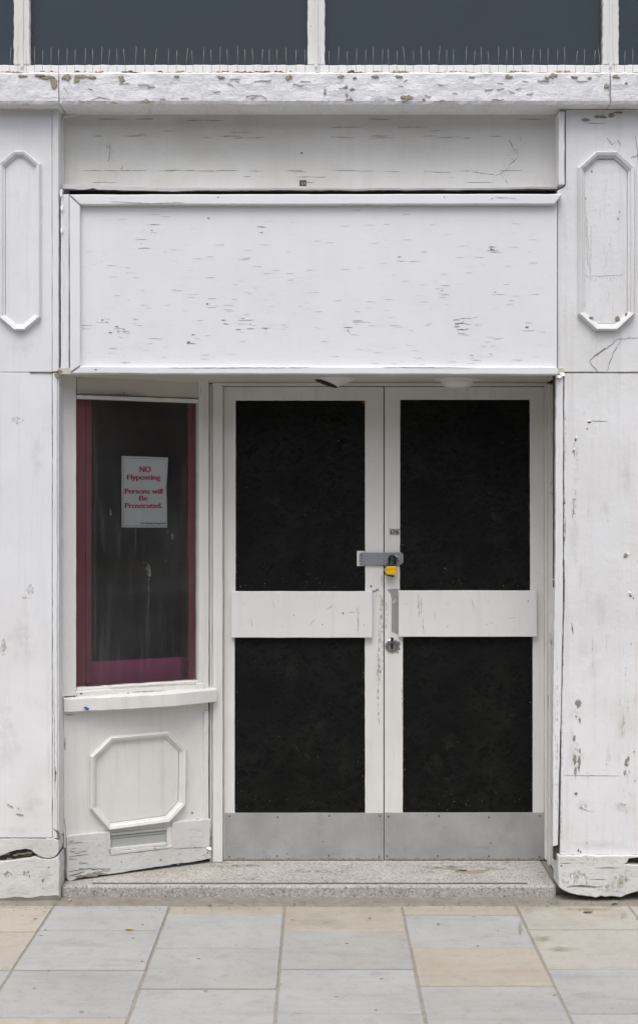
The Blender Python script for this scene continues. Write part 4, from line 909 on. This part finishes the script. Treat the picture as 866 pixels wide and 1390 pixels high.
for (x0, y0), (x1, y1), w in brd:
    b = len(vs); h = abs(x1 - x0) > abs(y1 - y0)
    vs += nbar([(x0, y0), (x1, y1), (x1 + (0 if h else w), y1 + (w if h else 0)), (x0 + (0 if h else w), y0 + (w if h else 0))]); fs.append([b, b + 1, b + 2, b + 3])
mesh('border_line', vs, fs, 'ink_grey', nt)

# stall riser
zr0 = PS(0)(90, 1122).z
sr = sbar('stall_riser', 86.5, 283.4, 966, 1152, 0, .05, 'paint_win', shop, .002)
tag(sr, 'white panelled stall riser under the display window with an octagonal moulding')
sbar('corner_stile', 277.2, 283.6, 966, 1122, .014, .02, 'paint_win', sr, .003)
oct_ = [(148.5, 999.5), (227.5, 992.5), (251.5, 1017), (250.5, 1092), (228, 1116), (146, 1127), (121, 1098), (121.5, 1026.5)]
inn = octagon(sr, oct_, 9, W0, .026, 'paint_win')
prism('raised_panel', inn, PS(.006), .01, 'paint_win', sr, .001)
# lower board with a vent opening
lb_pts = [(91, 1137), (96, 1135), (150, 1129.5), (151, 1156.5), (233.5, 1148.5), (233.5, 1120), (238, 1116.5), (286, 1112), (286.5, 1128), (285.2, 1140), (286.5, 1152), (287, 1166), (262, 1171), (240, 1173.5), (205, 1179), (170, 1184.5), (150, 1187.5), (135, 1188.5), (122, 1191), (112, 1190), (104, 1194), (95, 1197.5), (91.5, 1195)]
lwb = prism('skirting', jag(lb_pts, 5, .45), PS(.016), .05, 'paint_worn', sr, .003)
sbar('vent_back', 148, 236, 1126, 1158, -.004, .01, 'louvre', sr, 0, 0, 0)
def sl(name, x0, x1, ya, yb, yc, yd, n, th, mat, bev=.0015): return prism(name, [(x0, ya), (x1, yb), (x1, yd), (x0, yc)], PS(n), th, mat, sr, bev)
sl('vent_frame', 150.5, 226, 1132, 1124.5, 1135.4, 1127.8, .012, .014, 'louvre')
sl('vent_frame', 150.5, 226, 1152.2, 1144.6, 1156.2, 1148.6, .014, .016, 'paint_win')
sl('vent_slat', 151, 225.5, 1136, 1128.4, 1139, 1131.4, .006, .008, 'louvre')
sl('vent_flap', 151, 225.5, 1139.4, 1131.8, 1151.8, 1144.2, .002, .008, M['louvre'])
sl('vent_jamb', 226.4, 233, 1124, 1123.4, 1149.6, 1149, .008, .01, 'paint_win')
marks('cracks', [line([(95, 1145), (112, 1143.5)], .8, 4, .4), line([(93, 1164), (120, 1160)], .7, 4, .4), line([(92, 1184), (105, 1182), (118, 1180), (150, 1180)], 1.2, 4, .7), line([(93, 1190), (108, 1186), (115, 1184)], 1.6, 3, .6), line([(120, 1186), (150, 1182)], 1.0, 4, .8), line([(150, 1162), (236, 1151)], .7, 5, .4), line([(236, 1153), (285, 1150)], .5, 5, .3), line([(285, 1122), (286.6, 1150)], .8, 4, .4), blotch(242, 1176 - 2, 2.2, 1.3), blotch(218, 1168, 1.4, 1), blotch(285, 1148.5, 1.2, 1)] +
      [line([(x := rnd.uniform(92, 108), y := rnd.uniform(1142, 1180)), (x + rnd.uniform(4, 12), y - rnd.uniform(.2, 1.5))], .7, 3, .3) for _ in range(12)], PS(.016), .0013, 'crack', sr)
marks('bare_patch', [blotch(122, 1189, 10, 2.2, 15, .6), blotch(108, 1190.5, 6, 2, 13, .6), blotch(283.5, 1152, 2.5, 2.4), blotch(135, 1186.5, 10, 1.4, 15, .6)], PS(.016), .0018, 'bare', sr)
marks('paint_spot', [blotch(281.2, 1158, .9, 1.8)], PS(.016), .002, 'orange', sr)
marks('paint_spot', [blotch(126.5, 1091, 1.3, 1.4)], PS(.016), .004, 'orange', sr)
marks('cracks', [line([(92, 1137), (140, 1130)], .9, 4, .4), line([(238, 1117), (262, 1113), (286, 1111)], 1.2, 4, .4), line([(88, 1000), (88.5, 1020)], 1.8, 3, .5), line([(88, 1110), (89, 1136)], 1.4, 3, .5), line([(89, 971), (100, 971)], 1.2, 3, .4), blotch(261, 1104, 1.6, 1.6), blotch(216.5, 1068, 1.4, .8)], PS(.0), .0013, 'graze', sr)
prism('dark_gap', rect(82, 98, 1128, 1199), PS(-.035), .03, 'bare_dark', sr, 0)
flake(283, 1152, 6, 4, sr, PS(.016), .01)

# ------------------------------------------------------------------ upper windows
PU = PY(.035)
up = bar('window_rail', -240, 1120, 87, 101, PU, .06, 'paint_upper', shop, .004, 6, .5)
for i, (x0, x1) in enumerate(((18.5, 40), (417.5, 441), (818.5, 840))):
    m_ = bar('mullion', x0, x1, -150, 86.6, PY(.033), .06, 'paint_upper', up, .004, 5, .55)
    mx = (x0 + x1) / 2
    bar('mullion_bead', mx - 2.2, mx + 2.2, -150, 90, PY(.026), .02, 'paint_upper', up, .003, 8, .3)
bar('window_head', -240, 1120, -162, -150.5, PU, .06, 'paint_upper', up, .004, 0, 0)
for x0, x1, lb_ in ((-240, 18, ''), (40.5, 417, ''), (441.5, 818, ''), (840.5, 1120, '')):
    pl = PY(.06)
    mesh('pane', [pl(x0 - 3, -152), pl(x1 + 3, -152), pl(x1 + 3, 90), pl(x0 - 3, 90)], [[0, 1, 2, 3]], 'glass_up', up)
box('sky_reflection', (-2.4, .115, ZT - .05), (2.4, .13, 4.35), 'slate', up, 0)  # panel added behind the glass; its colour imitates the reflected sky
box('upper_wall', (-4.2, .05, 4.22), (4.2, .30, 6.2), 'paint', shop, 0)
box('upper_wall', (-4.2, .05, ZL + .005), (-2.12, .30, 4.219), 'paint', shop, 0)
box('upper_wall', (2.16, .05, ZL + .005), (4.2, .30, 4.219), 'paint', shop, 0)
marks('paint_splash', [blotch(x, y, rnd.uniform(.4, .9), rnd.uniform(.4, .9), 7, .3) for x, y in ((347, 17), (218, 25), (226, 27), (243, 33), (166, 10), (315, 27), (388, 18), (406, 32), (380, 28), (619, 25), (105, 60), (240, 80))], PY(.06), .0012, 'scuff', up)

# bird spikes: two rows of wires on clear strips
wire = None
def spike_strip(x0, x1, label):
    global wire
    pl = PY(-.045); X0, X1 = pl(x0, 0).x, pl(x1, 0).x
    root = tag(empty('bird_spike_strip', ((X0 + X1) / 2, -.045, ZT + .003)), label, 'bird spikes', 'bird spikes along the ledge')
    box('base_strip', (-(X1 - X0) / 2, -.010, 0.0), ((X1 - X0) / 2, .010, .004), 'wire', root, .001)
    x = x0 + 5; kx = 0
    while x < x1 - 3:
        if wire is None:
            o = tube('spike', [(0, 0, 0), (0, 0, .055), (0, 0, .108)], .00072, 'wire', root, 5); wire = o.data
        else: o = link(bpy.data.objects.new('spike', wire), root)
        tall = kx % 2 == 0
        o.location = (pl(x, 0).x - root.location.x, .004 if tall else -.006, .003)
        o.rotation_euler = (R(rnd.uniform(-4, 4) + (6 if not tall else -4)), R(rnd.gauss(0, 2.6)), 0)
        o.scale = (1, 1, rnd.uniform(.96, 1.06) if tall else rnd.uniform(.78, .88))
        x += rnd.uniform(9.5, 13.5); kx += 1
spike_strip(-110, 18, 'steel bird spike strip on the ledge below the narrow pane above the unblemished pilaster')
spike_strip(19, 222, 'steel bird spike strip on the ledge directly above the display window')
spike_strip(223, 428, 'steel bird spike strip behind the rustiest stretch of ledge')
spike_strip(429, 626, 'steel bird spike strip on the ledge beside the middle mullion above the padlocked door leaf')
spike_strip(627, 828, 'steel bird spike strip on the ledge above the door jamb beside the battered pilaster')
spike_strip(829, 960, 'steel bird spike strip on the ledge directly above the battered pilaster')

# ------------------------------------------------------------------ litter
def leaf(x, y, w, rot, mat, label, z=0.004):
    g = lambda px, py: Vector(((px - CX) * EYE / (py - CY), EYE * D / S / (py - CY) - D, z))
    c = g(x, y); pts = [(-1, 0, 0), (-.5, .42, .18), (.1, .5, .25), (.6, .3, .2), (1, 0, .35), (.55, -.35, .1), (0, -.45, .12), (-.55, -.35, .22), (0, 0, 0)]
    vs = [Vector((px * w, py * w, pz * w * .7)) for px, py, pz in pts]; vs += [v + Vector((0, 0, .0009)) for v in vs]
    fs = [[i, (i + 1) % 8, 8] for i in range(8)] + [[i + 9, (i + 1) % 8 + 9, 17] for i in range(8)] + [[i, (i + 1) % 8, (i + 1) % 8 + 9, i + 9] for i in range(8)]
    o = mesh('dry_leaf', vs, fs, mat, None); o.location = c; o.rotation_euler = (0, 0, rot); return tag(o, label, 'leaf', 'dry leaves on the ground')
leaf(834, 1229.5, .016, .6, 'bare', 'curled brown leaf on the fillet under the rotten plinth of battered pilaster', .010)
leaf(285, 1231.5, .010, .2, 'bare_dark', 'tiny dark leaf scrap by the doorstep on a buff flagstone')
leaf(175, 1263.6, .015, .1, 'leaf_pale', 'pale yellow leaf lying on a joint between grey flagstones')
leaf(95, 1226, .011, 1.2, 'leaf_pale', 'small yellow leaf scrap against the doorstep end by the rotten plinth', .010)
leaf(798, 1240.5, .022, .1, 'leaf', 'flat brown leaf on the brown-stained flagstone')
o = leaf(689, 1169.5, .011, .4, 'leaf_pale', 'small yellow leaf under the door kick plate on the step', ZS + .002); o.location = ((689 - CX) * (EYE - ZS) / 490, .395, ZS + .0015)
